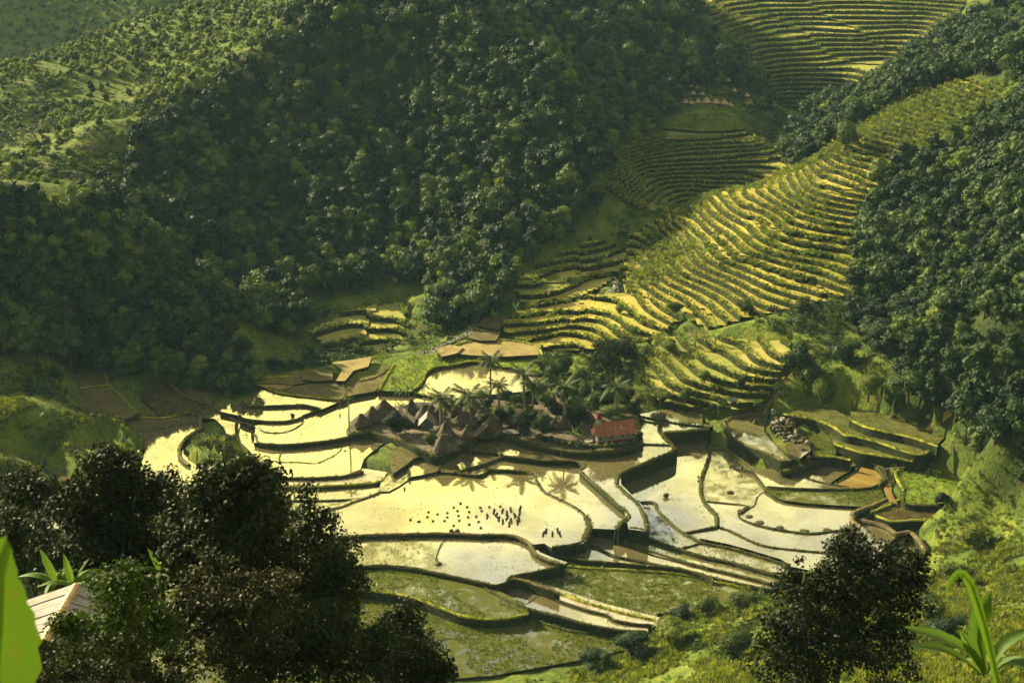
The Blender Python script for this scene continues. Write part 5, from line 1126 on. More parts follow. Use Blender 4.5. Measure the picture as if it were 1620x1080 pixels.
for i, (u, v, w, h, lab, pr) in enumerate(((1265, 600, 44, 60, 'rounded tree beside the water channel on the right slope', PM), (1300, 640, 40, 44, 'bushy tree right of the water channel', PG), (1283, 620, 36, 40, 'tree in the group beside the water channel', PM), (1172, 620, 14, 18, 'little dark bush by the small pond', PD), (1265, 500, 24, 28, 'tree above the middle terraces', PG), (1240, 255, 34, 44, 'tree at the lower end of the far wooded knoll', PG),
        (1375, 640, 44, 40, 'bushy tree on the right slope above the curved terraces', PG), (1440, 640, 60, 56, 'broad dark tree at the foot of the right hand wood', PM), (1340, 590, 50, 46, 'dark tree left of the right hand wood', PM), (1085, 640, 26, 22, 'bush right of the village on the rough bank', PG), (1046, 640, 34, 26, 'green bush on the rough bank beyond the chapel', PG), (1115, 610, 24, 22, 'bush below the low terraces', PG), (1070, 500, 26, 24, 'bush at the break between the terraces', PG), (1060, 560, 30, 26, 'bush on the rough ground below the terraces', PG), (980, 500, 18, 20, 'bush beside the low terraces', PG), (463, 661, 8, 7, 'small lone bush standing in the flooded paddy', PD),
        (434, 590, 30, 24, 'round bush on the small green knoll at the foot of the mountain', PM), (1490, 815, 22, 28, 'dark pointed bush below the muddy paddy', PD), (1400, 560, 50, 50, 'dark tree at the near edge of the right hand wood', PM), (1180, 500, 30, 26, 'bush between the broken terraces', PG), (145, 150, 12, 20, 'lone dark pointed tree on the bright left ridge', PD), (1340, 240, 46, 50, 'leafy tree at the crest of the bright terraces', PG))):
    round_tree(u, v, w, h, lab, pr, z=None if i != 15 else 2.3, group='trees and bushes dotted over the valley')
# hedge shrubs in front of the chapel
hedge = [(852, 697), (862, 699), (872, 701), (882, 704), (893, 706), (904, 708), (915, 710), (926, 711), (937, 712), (949, 712), (961, 711), (972, 710), (983, 709), (994, 706), (1003, 703), (1010, 698), (1013, 692)]
pos = ['left end', 'second from the left', 'third from the left', 'fourth from the left', 'fifth from the left', 'left of the banana plant', 'below the banana plant', 'left of the chapel steps', 'below the chapel steps', 'in front of the chapel gable', 'in front of the chapel, leftmost window', 'in front of the chapel, middle left', 'in front of the chapel, middle right', 'in front of the chapel, right part', 'at the right corner of the chapel', 'just past the right corner', 'right end']
PH = tree_proto('hedge_shrub', 1.0, 1.6, 420, .17, M['leaf_hedge'], 41)+(1.0, 1.65)
for (u, v), ps in zip(hedge, pos): round_tree(u, v+2, 13, 11, 'low yellow-green hedge shrub on the village wall, '+ps, PH, VZ-.2, 'shrub', 'hedge_shrub', 'hedge along the village wall')
# ---------------------------------------------------------------- heaps, bundles and rocks in the paddies
rr = random.Random(9)
def heap(name, p, w, h, m, label, cat, group, seed, n=9):
    q = MB(); q.blob((0, 0, 0), (w/2, w/2*.85, h), n, 5, .18, 0, seed)
    for k in range(5): a = k*1.3+seed; q.tube([(math.cos(a)*w*.3, math.sin(a)*w*.3, 0), (math.cos(a)*w*.35, math.sin(a)*w*.35, h*.9), (math.cos(a)*w*.5, math.sin(a)*w*.5, h*1.15)], [.06, .05, .02], 4)
    o = q.build(name, m, None, p); return tag(o, label, cat, group)
small = [(50, 228), (122, 243), (205, 162), (195, 203), (243, 238), (282, 180), (365, 168), (365, 206), (342, 236), (420, 122), (453, 152), (460, 193), (468, 234), (420, 277), (480, 89), (535, 119), (551, 160), (543, 205), (553, 268), (612, 201), (633, 244), (651, 296), (648, 124), (659, 150), (725, 119), (818, 114)]
for i, (a, b) in enumerate(small):
    heap('seedling_bundle', at_z(640+a/5.4, 780+b/5.4, 0), .62 if i != 1 else .9, .28, M['straw'], 'small dark bundle of rice seedlings lying in the big bright paddy', 'seedling bundle', 'seedling bundles scattered in the big paddy', i)
tall = [(708, 193), (762, 152), (784, 184), (806, 214), (840, 240), (837, 148), (877, 166), (875, 205), (889, 262), (910, 138), (909, 230), (945, 188), (987, 125), (985, 165), (978, 215), (967, 243)]
def bundle_row(p, label, group, seed):
    root = empty('seedling_row', p, 0, label, 'seedling row', group); r2 = random.Random(seed)
    for k in range(3):
        q = MB(); q.blob((0, 0, 0), (.27, .3, .42), 7, 5, .22, 0, seed+k); q.build('bundle', M['straw'], root, (r2.uniform(-.18, .18), -.75+k*.75, 0))
for i, (a, b) in enumerate(tall): bundle_row(at_z(640+a/5.4, 781+b/5.4, 0), 'short row of three dark seedling bundles near the middle of the big paddy', 'rows of seedling bundles in the big paddy', 60+i)
for i, (a, b) in enumerate(((1212, 325), (1190, 348), (1263, 350), (1307, 322), (1331, 352))):
    bundle_row(at_z(640+a/5.4, 780+b/5.4, 0), 'seedling bundles in the near right corner of the big paddy', 'seedling bundles in the corner of the big paddy', 90+i)
for i, (a, b) in enumerate(((447, 182), (483, 197), (535, 192), (594, 194), (541, 213), (621, 216), (487, 232), (657, 238), (615, 251), (533, 252), (669, 258), (773, 194))):
    heap('seedling_bundle', at_z(540+a/2.613, 820+b/2.613, -1.02), .62, .3, M['straw'], 'small dark seedling bundle in the paddy below the big one', 'seedling bundle', 'seedling bundles in the lower paddy', i+40)
for u, v, z, w, h, lab in ((1185, 817, -1.82, 1.7, .3, 'dark weed heap nearest the short thick bank'), (1202, 826, -1.82, 2.1, .3, 'long dark weed heap second from the thick bank'), (1234, 834, -1.82, 2.0, .25, 'flat weed heap at the bend of the dike'), (1273, 839.5, -1.82, 2.2, .25, 'flat weed heap at the lowest point of the curved dike'), (1308, 838, -1.82, 2.0, .25, 'ring-shaped weed heap right of the lowest one'), (1343, 834, -1.82, 1.9, .25, 'weed heap at the right end of the curved dike'),
        (714, 842, 0, 1.1, .8, 'left one of two pale straw heaps on the dike edge'), (723, 842, 0, 1.2, .8, 'right one of two pale straw heaps on the dike edge'), (694, 894, -1.0, 1.8, .7, 'tangled straw heap at the end of the thin curved dike'), (702, 895, -1.0, 1.2, .3, 'low straw heap right of the tangled one'), (1195, 670, 2.0, 1.6, 1.3, 'dark boulder-like mound in the upper right paddy'), (1155, 779, -1.8, 1.7, .5, 'low tangle of straw in the stubble paddy'), (1054, 783, -1.2, 1.4, .5, 'straw tangle in the bright S-shaped paddy'), (1105, 754.5, -1.2, .5, .4, 'tiny dark clod near the thick dike'), (457, 706, .9, .8, .2, 'small dark clod in the left paddy with the thin inner dike'), (546, 713, .9, .6, .2, 'tiny dark clod near the reflected areca palm'), (829, 713, 1.8, .6, .3, 'small dark clod below the village wall'), (640, 774, 0, .5, .5, 'tiny upright bundle in the upper left of the big paddy'), (728, 796, 0, .5, .3, 'lone dark clod above the seedling bundles'), (987, 692, 1.9, .0, 0, '')):
    if w: heap('weed_heap', at_z(u, v, z), w, h, M['weed'] if w > .7 else M['straw'], lab, 'weed heap', 'heaps left in the paddies', int(u))
q = MB(); q.tube([(0, 0, .1), (1.3, .1, .16)], [.07, .04], 5); tag(q.build('driftwood_stick', M['wood'], None, at_z(1057, 783, -1.2)), 'dark stick lying in the bright S-shaped paddy', 'stick')
q = MB(); q.tube([(0, 0, 0), (.15, 0, 1.0), (.4, 0, 3.4)], [.05, .05, .03], 5); tag(q.build('bamboo_pole', M['palmbark'], None, at_z(886, 724, 1.8)), 'thin leaning bamboo pole standing in the water below the village wall', 'pole')
q = MB(); pa = at_z(1401, 741.5, .9); pb = at_z(1431, 739, 1.2); q.tube([pa, pa.lerp(pb, .5)+Vector((0, 0, .05)), pb], [.16, .15, .13], 8); tag(q.build('log_bridge', M['stone'], None), 'pale log laid as a footbridge over the orange ditch', 'footbridge')
for i, (u, v) in enumerate([(rr.uniform(1222, 1285), 0) for _ in range(46)]):
    t = (u-1222)/63; v = 668+t*40+rr.uniform(-16, 24); p = on_ground(u, v); q = MB(); s = rr.uniform(.35, 1.0); q.blob((0, 0, 0), (s, s*rr.uniform(.6, 1), s*rr.uniform(.5, .9)), 6, 4, .28, 0, i); o = q.build('boulder', M['rock'] if i % 5 else M['stone'], None, p)
    tag(o, ('large' if s > .78 else ('middling' if s > .55 else 'small'))+(' brown' if i % 5 else ' pale')+' boulder '+('high' if v < 685 else ('halfway' if v < 700 else 'low'))+' on the landslip, '+('left' if t < .33 else ('middle' if t < .66 else 'right'))+' part', 'boulder', 'boulders of the landslip')
def ribbon(name, pts, w, m, label, lift=.12, onz=None):
    W_ = [on_ground(*p) if onz is None else at_z(p[0], p[1], onz) for p in pts]; W2 = resample(W_, 2.0); V = []; Fc = []
    for i, p in enumerate(W2):
        d = W2[min(len(W2)-1, i+1)]-W2[max(0, i-1)]; nr = Vector((-d.y, d.x, 0)).normalized(); ww = w*(1+.3*mnoise.noise(p*.3))
        for s in (-.5, 0, .5):
            q_ = p+nr*s*ww; zz = float(gsample([q_.x], [q_.y], base)[0])+lift if onz is None else onz+.05; V.append((q_.x, q_.y, zz+(.05 if s == 0 else 0)))
    for i in range(len(W2)-1):
        for k in (0, 1): Fc.append((i*3+k, (i+1)*3+k, (i+1)*3+k+1, i*3+k+1))
    return tag(obj(name, mesh(name, V, Fc, m, True)), label, kind='structure'), W2
ribbon('ditch', [(1414, 747), (1409, 760), (1404, 774), (1408, 785), (1414, 797)], 1.6, M['orange'], 'narrow ditch of orange water', onz=-.35)
ribbon('canal', [(1243, 588), (1232, 602), (1222, 616), (1210, 630), (1198, 645), (1188, 654)], 1.2, M['tan'], 'pale earth water channel on the right slope', .2)
ribbon('footpath', [(1380, 588), (1410, 600), (1445, 613), (1480, 628), (1508, 640)], .5, M['tan'], 'narrow footpath across the right slope', .25)
for pts in ([(1014, 368), (1008, 385), (1000, 400), (1000, 420), (990, 440), (965, 466), (950, 475)], [(800, 497), (775, 507), (750, 518), (735, 528), (710, 540), (685, 553), (668, 560)]):
    o, W2 = ribbon('stream', pts, 2.2, M['mudwater'], 'stony mountain stream', .25)
    P = np.array([tuple(p+Vector((rr.gauss(0, 1.0), rr.gauss(0, 1.0), 0))) for p in W2 for _ in range(9)]); P[:, 2] = gsample(P[:, 0], P[:, 1], base)+.35
    q = MB(); q.blob((0, 0, 0), (.5, .4, .35), 6, 4, .25); k = len(P); scatter('stream_stones', [q.mesh('stream_stone', M['stone'])], P, np.zeros(k), .4+.8*rng.random(k), zrot(k, .3), 'pale stones heaped in the stream bed')
# ---------------------------------------------------------------- people
def skin(name, color): return mat(name, lambda t: NT(t).out(NT(t).pbr(color, .7, .3)))
M['skin'] = skin('brown_skin', (.22, .12, .07)); M['hair'] = skin('black_hair', (.01, .01, .01)); M['cloth_d'] = skin('dark_cloth', (.03, .035, .04)); M['cloth_r'] = skin('red_cloth', (.35, .05, .03)); M['cloth_b'] = skin('light_blue_cloth', (.25, .35, .5)); M['cloth_w'] = skin('white_cloth', (.6, .6, .55))
def person(p, rz, label, top, low, bend=0.0, stride=.12):
    root = empty('person', p, rz, label, 'person'); c, s = math.cos(bend), math.sin(bend)
    def tr(x, y, z): zz = z-.92; return (x, y+s*zz*1.0-(0), .92+c*zz) if zz > 0 else (x, y, z)
    J = [(0, 0, .92), (0, 0, 1.12), (0, 0, 1.36), (0, 0, 1.47), (0, 0, 1.60), (-.18, 0, 1.38), (-.24, .02, 1.12), (-.25, .10, .90), (.18, 0, 1.38), (.24, .02, 1.12), (.25, .10, .90), (-.10, 0, .88), (-.11, stride, .48), (-.11, stride*.6, .06), (.10, 0, .88), (.11, -stride, .48), (.11, -stride*1.3, .06), (-.11, stride*.6+.14, .03), (.11, -stride*1.3+.14, .03), (-.26, .15, .82), (.26, .15, .82)]
    E = [(0, 1), (1, 2), (2, 3), (3, 4), (2, 5), (5, 6), (6, 7), (2, 8), (8, 9), (9, 10), (0, 11), (11, 12), (12, 13), (0, 14), (14, 15), (15, 16), (13, 17), (16, 18), (7, 19), (10, 20)]
    Rr = [.14, .12, .15, .06, .10, .07, .05, .04, .07, .05, .04, .10, .07, .05, .10, .07, .05, .035, .035, .03, .03]
    me = bpy.data.meshes.new('body'); me.from_pydata([tr(*j) for j in J], E, []); o = obj('body', me, root); me.materials.append(M['skin'])
    sm = o.modifiers.new('skin', 'SKIN'); 
    for i, r_ in enumerate(Rr): me.skin_vertices[0].data[i].radius = (r_, r_)
    me.skin_vertices[0].data[0].use_root = True
    o.modifiers.new('sub', 'SUBSURF').levels = 1; o.modifiers['sub'].render_levels = 1
    q = MB(); q.tube([tr(0, 0, .90), tr(0, 0, 1.15), tr(0, 0, 1.36), tr(0, 0, 1.45)], [.19, .17, .21, .10], 10); q.tube([tr(-.15, 0, 1.38), tr(-.25, .02, 1.12)], [.09, .07], 8); q.tube([tr(.15, 0, 1.38), tr(.25, .02, 1.12)], [.09, .07], 8); q.build('shirt', top, root)
    q = MB(); q.tube([(0, 0, .98), (0, 0, .82)], [.18, .19], 10)
    for sx, y in ((-1, stride), (1, -stride)): q.tube([(sx*.10, 0, .86), (sx*.11, y, .46)], [.12, .095], 8)
    q.build('trousers', low, root)
    q = MB(); hp = tr(0, -.015, 1.66); q.blob(hp, (.115, .125, .11), 8, 6, .03); q.build('hair', M['hair'], root); return root
person(at_z(1174, 746, -1.85), .6, 'person in dark clothes standing alone in the stubble paddy', M['cloth_d'], M['cloth_d'])
person(at_z(537, 641, 3.0), 1.5, 'person in a red top walking on the dike by the long bright paddy', M['cloth_r'], M['cloth_d'])
person(at_z(658, 668, VZ), 0, 'person in light blue standing between the huts', M['cloth_b'], M['cloth_d'])
# ---------------------------------------------------------------- foreground: house roof, trees, bananas
def fg_base(u, v, y): p = at_y(u, v, y); return p, Vector((p.x, p.y, h1(p.x, p.y)))
HX, HY0, HY1, HZ, HWd, HD = -23.55, 60.6, 66.0, 102.0, 4.7, 1.75
hs = empty('tin_roofed_house', (HX, (HY0+HY1)/2, h1(HX, 63)), 0.0, 'house with a rust-streaked corrugated roof and orange ridge cap below the trees at lower left', 'house')
zb = HZ-hs.location.z; LY = HY1-HY0
q = MB(); q.box((0, 0, (zb-HD)/2-.2), (7.6, LY-.8, zb-HD+.2)); q.build('wall', M['wood'], hs)
for s in (-1, 1):
    for i in range(6):
        y0 = -LY/2+LY*i/6; y1 = y0+LY/6+.04; V = []; Fc = []; k = 12; lift = .02*(i % 2); cols = 5
        for j in range(k+1):
            y = y0+(y1-y0)*j/k; co = .028*math.cos(j/k*math.pi*2*4)
            for c in range(cols+1):
                t = c/cols; V.append((s*(.05+HWd*t), y, zb-HD*t+.02+co+lift+(.012 if c == 2 else 0)))
        for j in range(k):
            for c in range(cols): a = j*(cols+1)+c; f = (a, a+1, a+cols+2, a+cols+1); Fc.append(f if s > 0 else f[::-1])
        obj('roof_sheet', mesh('roof_sheet', V, Fc, M['zincrust'], True), hs)
q = MB(); V = []; Fc = []; k = 40
for j in range(k+1):
    y = -LY/2-.1+(LY+.2)*j/k; e = .27+(.035 if j % 2 else 0)
    V += [(-e, y, zb-.06), (-.13, y, zb+.05+.01*(j % 2)), (0, y, zb+.11), (.13, y, zb+.05+.01*(j % 2)), (e, y, zb-.06)]
for j in range(k):
    for c in range(4): a = j*5+c; Fc.append((a, a+1, a+6, a+5))
obj('ridge_cap', mesh('ridge_cap', V, Fc, M['ridge']), hs)
# low lean-to in front
for i in range(6):
    V = []; Fc = []; k = 10; x0 = .2+i*.82
    for j in range(k+1):
        x = x0+.84*j/k; co = .025*math.cos(j/k*math.pi*6)
        V += [(x, -LY/2-.1, zb-2.3+co), (x, -LY/2-3.4, zb-3.1+co)]
    for j in range(k): Fc.append((j*2, j*2+1, j*2+3, j*2+2))
    obj('lean_to_sheet', mesh('lean_to_sheet', V, Fc, M['zinc'], True), hs)
def fg_tree(name, y, lob_px, nleaf, leaf, mt, label, seed, tr=.22, dy=1.0, cat='tree', **k):
    """lobes given as (u, v, radius in px, depth offset in m)"""
    P = [(at_y(u, v, y+o+1.5*math.sin(u)), 1.0*r_*math.hypot(y, .5*y)/F/.93) for u, v, r_, o in lob_px]; leaf *= 1.3
    cx = sum(p.x for p, _ in P)/len(P); b = Vector((cx, y+.5, h1(cx, y+.5)))
    lobes = [(p.x-b.x, p.y-b.y, p.z-b.z, r_, r_*dy, r_*.85) for p, r_ in P]
    return big_tree(name, b, lobes, nleaf, leaf, mt, label, cat, tr, seed, **k)
fg_tree('broadleaf_tree', 80, [(175, 755, 42, 0), (130, 800, 40, 1), (215, 790, 50, -1), (160, 850, 52, 0), (240, 850, 45, 1), (120, 890, 40, 0), (200, 910, 50, 1), (265, 780, 30, 0), (160, 735, 26, 0)], 21000, .26, M['leaf_fore'], 'large glossy dark tree at lower left with a domed crown', 11)
fg_tree('broadleaf_tree', 74, [(350, 780, 45, 0), (400, 775, 38, 0), (310, 810, 42, 1), (370, 840, 55, -1), (430, 820, 36, 0), (300, 870, 50, 0), (420, 870, 46, 1), (350, 910, 50, 0), (395, 745, 22, 0)], 21000, .25, M['leaf_fore'], 'large dark tree right of the domed one, its top against the flooded paddies', 12)
fg_tree('broadleaf_tree', 78, [(490, 810, 20, 0), (500, 850, 34, 0), (530, 880, 34, 0), (470, 880, 38, 0), (545, 920, 32, 0), (500, 930, 42, 0), (460, 940, 40, 0), (530, 970, 36, 0), (487, 780, 9, 0)], 13000, .23, M['leaf_fore'], 'loose dark tree with thin upper twigs beside the lower paddies', 13)
fg_tree('broadleaf_tree', 88, [(50, 780, 36, 0), (90, 790, 26, 0), (40, 850, 40, 0), (80, 870, 34, 0), (20, 910, 46, 0), (90, 900, 26, 0)], 9000, .24, M['leaf_fore'], 'airy tree at the left edge with light showing through', 14)
fg_tree('bronze_tree', 66, [(330, 930, 48, 0), (400, 950, 50, 0), (350, 990, 54, 0), (430, 1000, 44, 0), (290, 1000, 46, 0), (380, 1040, 50, 0), (300, 960, 30, 0)], 14000, .19, M['leaf_brown'], 'tree with bronze-brown leaves in front of the dark trees', 15)
fg_tree('young_tree', 52, [(200, 915, 26, 0), (170, 935, 24, 0), (225, 940, 28, 0), (195, 965, 32, 0), (240, 975, 24, 0), (170, 985, 26, 0), (215, 1010, 36, 0), (260, 1000, 26, 0), (140, 1020, 40, 0), (110, 990, 22, 0)], 8000, .17, M['leaf_bright'], 'young bright-leaved tree hiding the right half of the tin roof', 16, .12)
fg_tree('dark_bush', 57, [(120, 1050, 44, 0), (200, 1060, 50, 0), (280, 1060, 44, 0), (60, 1075, 40, 0)], 9000, .15, M['leaf_brown'], 'dark bush along the bottom in front of the tin roof', 17, .1, cat='bush')
fg_tree('dark_bush', 70, [(450, 1040, 46, 0), (520, 1010, 42, 0), (500, 1060, 46, 0), (560, 1040, 40, 0), (600, 1010, 26, 0), (400, 1075, 40, 0), (470, 990, 40, 0), (540, 985, 34, 0), (590, 1060, 34, 0)], 19000, .18, M['leaf_fore'], 'dark bush below the loose tree near the green fields', 18, .12, cat='bush')
fg_tree('broadleaf_tree', 82, [(640, 980, 24, 0), (655, 1010, 28, 0), (605, 1020, 38, 0), (620, 1030, 34, 0), (670, 1045, 36, 0), (640, 1070, 44, 0), (690, 1070, 26, 0), (645, 962, 12, 0)], 12000, .22, M['leaf_fore'], 'small dark tree at the bottom, alone in front of the green lower fields', 19)
fg_tree('broadleaf_tree', 83, [(1370, 870, 30, 0), (1330, 875, 28, 0), (1420, 890, 36, 0), (1350, 910, 48, 0), (1280, 930, 38, 0), (1410, 940, 44, 0), (1250, 970, 38, 0), (1330, 970, 56, 0), (1230, 1010, 30, 0), (1400, 1000, 46, 0), (1300, 1030, 60, 0), (1390, 1060, 44, 0), (1445, 910, 22, 0), (1240, 1060, 40, 0), (1340, 855, 14, 0)], 24000, .23, M['leaf_fore'], 'large dark glossy tree at lower right in front of the flooded paddies', 20)
for i, (u, v, w, h, lab) in enumerate(((1080, 985, 36, 26, 'green bush on the ridge leftmost above the lower strips'), (1060, 1020, 60, 40, 'broad bush on the near ridge left of the path'), (1120, 975, 46, 34, 'tall bush on the near ridge crest'), (1000, 1045, 60, 40, 'light green bush at the bottom of the near ridge'), (1170, 965, 40, 26, 'bush at the top of the near ridge by the reeds'), (1160, 1050, 60, 46, 'dark bush at the bottom right of the near ridge'), (940, 1060, 50, 30, 'low bush at the bottom edge of the green fields'), (1245, 903, 16, 10, 'small green bush at the end of the long dike'), (1470, 985, 60, 46, 'bright round bush by the brown dead fern'), (1500, 1030, 60, 50, 'bush behind the big banana plant'), (1545, 870, 60, 40, 'bush in the gully at the right edge'), (1520, 930, 50, 36, 'low bush on the grassy right bank'))):
    round_tree(u, v, w, h, lab, PG if i % 3 else PM, None, 'bush', 'bush', 'bushes on the near slopes')
# near banana plants
def leaf_curve(pts, widths, m, name='leaf', up=Vector((0, -1, .2)), keel=.18):
    V = []; Fc = []; P = []
    pts = [Vector(p) for p in pts]
    for i in range(len(pts)-1):
        for k in range(6):
            t = k/6; p0 = pts[max(0, i-1)]; p1 = pts[i]; p2 = pts[i+1]; p3 = pts[min(len(pts)-1, i+2)]
            P.append((.5*((2*p1)+(-p0+p2)*t+(2*p0-5*p1+4*p2-p3)*t*t+(-p0+3*p1-3*p2+p3)*t**3), widths[i]*(1-t)+widths[i+1]*t))
    P.append((pts[-1], widths[-1])); n = len(P)
    for i, (p, w) in enumerate(P):
        d = (P[min(n-1, i+1)][0]-P[max(0, i-1)][0]).normalized(); s = d.cross(up).normalized(); nn = s.cross(d).normalized(); rag = 1+.06*math.sin(i*2.3)
        V += [p-s*w*.5*rag+nn*w*keel, p-s*w*.25+nn*w*keel*.55, p, p+s*w*.25+nn*w*keel*.55, p+s*w*.5*rag+nn*w*keel]
    for i in range(n-1):
        for k in range(4): Fc.append((i*5+k, i*5+k+1, (i+1)*5+k+1, (i+1)*5+k))
    return V, Fc
def near_leaf(root, pts, widths, m, up=Vector((0, -1, .2)), keel=.18):
    V, Fc = leaf_curve([Vector(p)-root.location for p in pts], widths, m, up=up, keel=keel)
    lf = obj('leaf', mesh('leaf', V, Fc, m, True), root)
    q = MB(); q.tube([Vector(p)-root.location+Vector((0, .01, 0)) for p in pts], [max(.006, w*.045) for w in widths], 5); q.build('midrib', M['grass_lit'], lf); return lf
YB = 25.0
bb = at_y(1560, 1075, YB); rootb = empty('banana_plant', (bb.x, bb.y, h1(bb.x, bb.y)), 0, 'large banana plant at lower right with a broad upright leaf', 'banana plant', None)
q = MB(); q.tube([(0, 0, -.3), (0, 0, bb.z-rootb.location.z)], [.16, .09], 9); q.build('stem', M['leaf_bush'], rootb)
def LP(*a): return [at_y(u, v, YB+dy_) for u, v, dy_ in a]
M['banana2'] = leafmat('near_banana_leaf', [(.03, .06, .014), (.05, .09, .02), (.075, .12, .03)], .3, .5)
near_leaf(rootb, LP((1558, 1065, 0), (1546, 1010, 0), (1552, 965, 0), (1566, 938, 0)), [.06, .34, .44, .04], M['banana2'])
near_leaf(rootb, LP((1556, 1068, 0), (1530, 1030, -.3), (1485, 1008, -.6), (1432, 992, -.8)), [.05, .30, .34, .05], M['banana2'], up=Vector((.3, -.4, 1)))
near_leaf(rootb, LP((1556, 1070, 0), (1525, 1045, -.5), (1490, 1028, -.9), (1441, 1022, -1.2)), [.05, .30, .32, .05], M['banana2'], up=Vector((.2, -.2, 1)))
near_leaf(rootb, LP((1557, 1068, 0), (1544, 1040, -.2), (1530, 1015, -.3), (1518, 996, -.4)), [.04, .20, .22, .03], M['banana2'])
near_leaf(rootb, LP((1562, 1068, 0), (1580, 1030, .2), (1600, 1010, .3), (1635, 995, .4)), [.05, .22, .28, .1], M['banana2'], up=Vector((-.3, -.5, 1)))
near_leaf(rootb, LP((1562, 1075, 0), (1590, 1050, -.3), (1620, 1050, -.6), (1660, 1070, -.8)), [.05, .26, .30, .05], M['banana2'], up=Vector((-.2, -.3, 1)))
# the very near banana leaf at the left edge
YL = 6.0
b0 = at_y(-120, 1300, YL); rl = empty('banana_plant', (b0.x, b0.y, h1(b0.x, b0.y)), 0, 'very near banana plant whose bright green leaf enters at the left edge', 'banana plant', None)
def ribbed(t):
    g = NT(t); p = g.n('ShaderNodeTexCoord').outputs['Object']; w = g.n('ShaderNodeTexWave', {'Vector': p, 'Scale': 22.0, 'Distortion': 1.5, 'Detail': 2}, bands_direction='Z').outputs['Fac']
    c = g.mix(g.math('MULTIPLY', w, .45), (.085, .155, .010), (.055, .115, .008)); n = g.noise(9, 4, .6, p); c = g.mix(g.rng(n, .60, .72, 0, .7), c, (.13, .12, .02))
    d = g.pbr(c, .5, .3, g.bump(w, .3, .01)); tr = g.n('ShaderNodeBsdfTranslucent', {0: c}).outputs[0]; m = g.n('ShaderNodeMixShader', {0: .4}); t.links.new(d, m.inputs[1]); t.links.new(tr, m.inputs[2]); g.out(m.outputs[0])
M['banana3'] = mat('ribbed_banana_leaf', ribbed)  # bright green ribbed leaf with brownish blotches
q = MB(); q.tube([(0, 0, -.3), (0, 0, b0.z-rl.location.z)], [.12, .06], 8); q.build('stem', M['leaf_bush'], rl)
near_leaf(rl, [at_y(-120, 1300, YL), at_y(-60, 1180, YL), at_y(-22, 1070, YL), at_y(-16, 980, YL), at_y(-6, 900, YL), at_y(8, 850, YL)], [.04, .30, .54, .52, .24, .02], M['banana3'], keel=.05)
near_leaf(rl, [at_y(-120, 1300, YL), at_y(-250, 1180, YL+.4), at_y(-380, 1150, YL+.8), at_y(-480, 1250, YL+1)], [.04, .4, .45, .03], M['banana3'], up=Vector((0, -.3, 1)))
# near arching reed leaf at right
YR = 9.0; r0_ = at_y(1590, 1200, YR); rr_ = empty('reed_plant', (r0_.x, r0_.y, h1(r0_.x, r0_.y)), 0, 'very near arching bright reed leaf bent over at lower right', 'reed', None)
near_leaf(rr_, [r0_, at_y(1576, 1075, YR), at_y(1556, 990, YR), at_y(1535, 925, YR), at_y(1520, 906, YR), at_y(1507, 915, YR), at_y(1497, 937, YR)], [.04, .05, .065, .065, .06, .05, .01], M['banana3'], keel=.12)
q = MB(); q.tube([Vector((0, 0, -.2)), r0_-rr_.location], [.05, .03], 6); q.build('stem', M['leaf_bush'], rr_)
near_leaf(rr_, [r0_, at_y(1680, 1120, YR+.3), at_y(1760, 1090, YR+.6), at_y(1830, 1150, YR+.8)], [.05, .08, .08, .01], M['banana3'], up=Vector((0, -.3, 1)))
# bananas beside the tin roof
for u, v, y, s, lab in ((115, 926, 69, 1.1, 'banana plant with upright bright leaf just behind the ridge of the tin roof'), (90, 922, 70, 1.1, 'banana plant with broad arching leaves left of the roof ridge'), (255, 905, 72, 1.0, 'half-hidden banana plant right of the young tree')):
    p = at_y(u, v+6, y); g_ = h1(p.x, p.y); b = banana((p.x, p.y, g_), lab, s, 7, 'banana plants behind the tin-roofed house', int(u)); 
    b.location.z = p.z-1.1*s
    q = MB(); q.tube([(0, 0, g_-b.location.z-.5), (0, 0, 0)], [.2, .14*s], 7); q.build('stem', M['leaf_bush'], b)
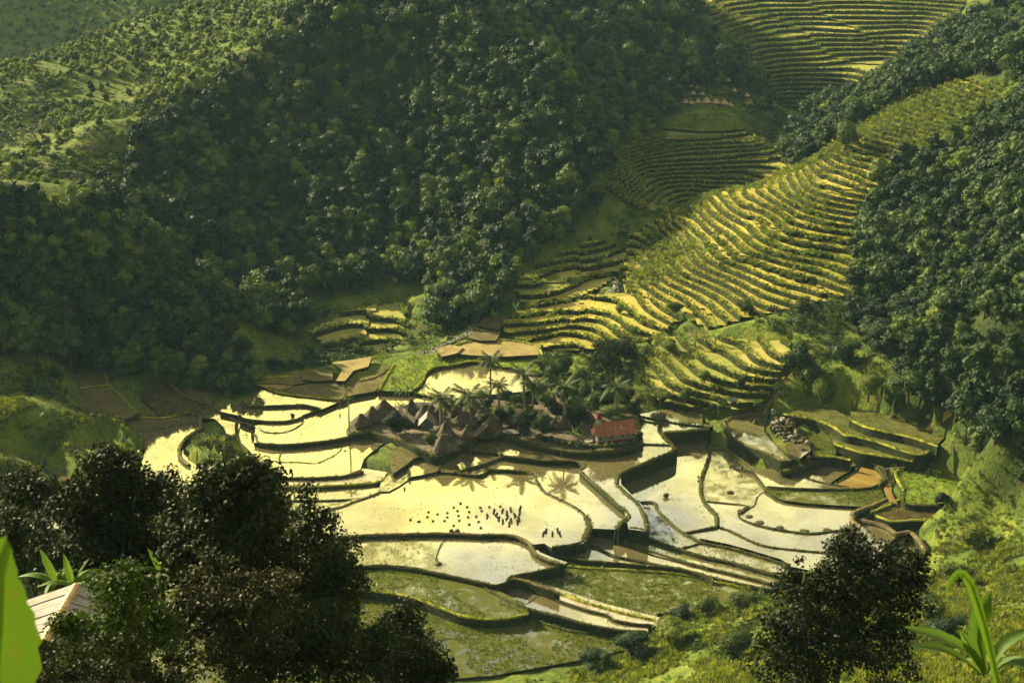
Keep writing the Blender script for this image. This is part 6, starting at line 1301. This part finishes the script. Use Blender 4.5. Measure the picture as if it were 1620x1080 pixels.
# tall grass on the near slopes (lower right)
n = 60000; X = rng.uniform(10, 130, n); Y = rng.uniform(110, 330, n); Zs = gsample(X, Y, base); U, V = project(np.c_[X, Y, Zs]); pm = gsample(X, Y, pad_mask.astype(float)) > .05
f, tr = zone_of(X, Y, Zs); ok, vis = in_view(X, Y, gsample(X, Y), 40, 1.0); m = ok & vis & ~pm & ~f & (vnoise(X, Y, 14, 77, 3) > -.35) & ((V > 860) | (rng.random(n) < .35))
tg = [tuft('tall_grass', 12, .8, .9, M['grass_lit'], 21, .07), tuft('tall_grass', 12, .7, .9, M['grass'], 22, .07)]
k = int(m.sum()); scatter('tall_grass', tg, np.c_[X, Y, Zs][m], rng.choice(2, k, p=[.3, .7]), .5+.8*rng.random(k), zrot(k, .2), 'rough tall grass on the near right slopes'); print('tall grass', k)
n = 34000; X = rng.uniform(-140, -40, n); Y = rng.uniform(255, 345, n); Zs = gsample(X, Y, base); pm = gsample(X, Y, pad_mask.astype(float)) > .05
f, tr = zone_of(X, Y, Zs); ok, vis = in_view(X, Y, gsample(X, Y), 40, 1.0); m = ok & vis & ~pm & ~f & (vnoise(X, Y, 12, 78, 3) > -.2)
k = int(m.sum()); scatter('tall_grass', tg, np.c_[X, Y, Zs][m], rng.integers(0, 2, k), .5+.7*rng.random(k), zrot(k, .2), 'rough grass on the left banks'); print('left grass', k)
# ---------------------------------------------------------------- valley air
HAZE = 0.00004
if HAZE:
    hm = bpy.data.materials.new('valley_haze'); hm.use_nodes = True; t = hm.node_tree; t.nodes.clear()
    pv = t.nodes.new('ShaderNodeVolumePrincipled'); pv.inputs['Color'].default_value = (.38, .68, 1.0, 1); pv.inputs['Density'].default_value = HAZE; pv.inputs['Anisotropy'].default_value = 0.0
    ou = t.nodes.new('ShaderNodeOutputMaterial'); t.links.new(pv.outputs[0], ou.inputs['Volume'])
    lo_z = float(base.min())-4.5; hi_z = float(max(base.max()+15, H+10)); mb = MB(); mb.box((0, 560, (lo_z+hi_z)/2), (990, 1270, hi_z-lo_z))
    hz = mb.build('haze', hm); tag(hz, 'thin bluish valley haze', kind='stuff')
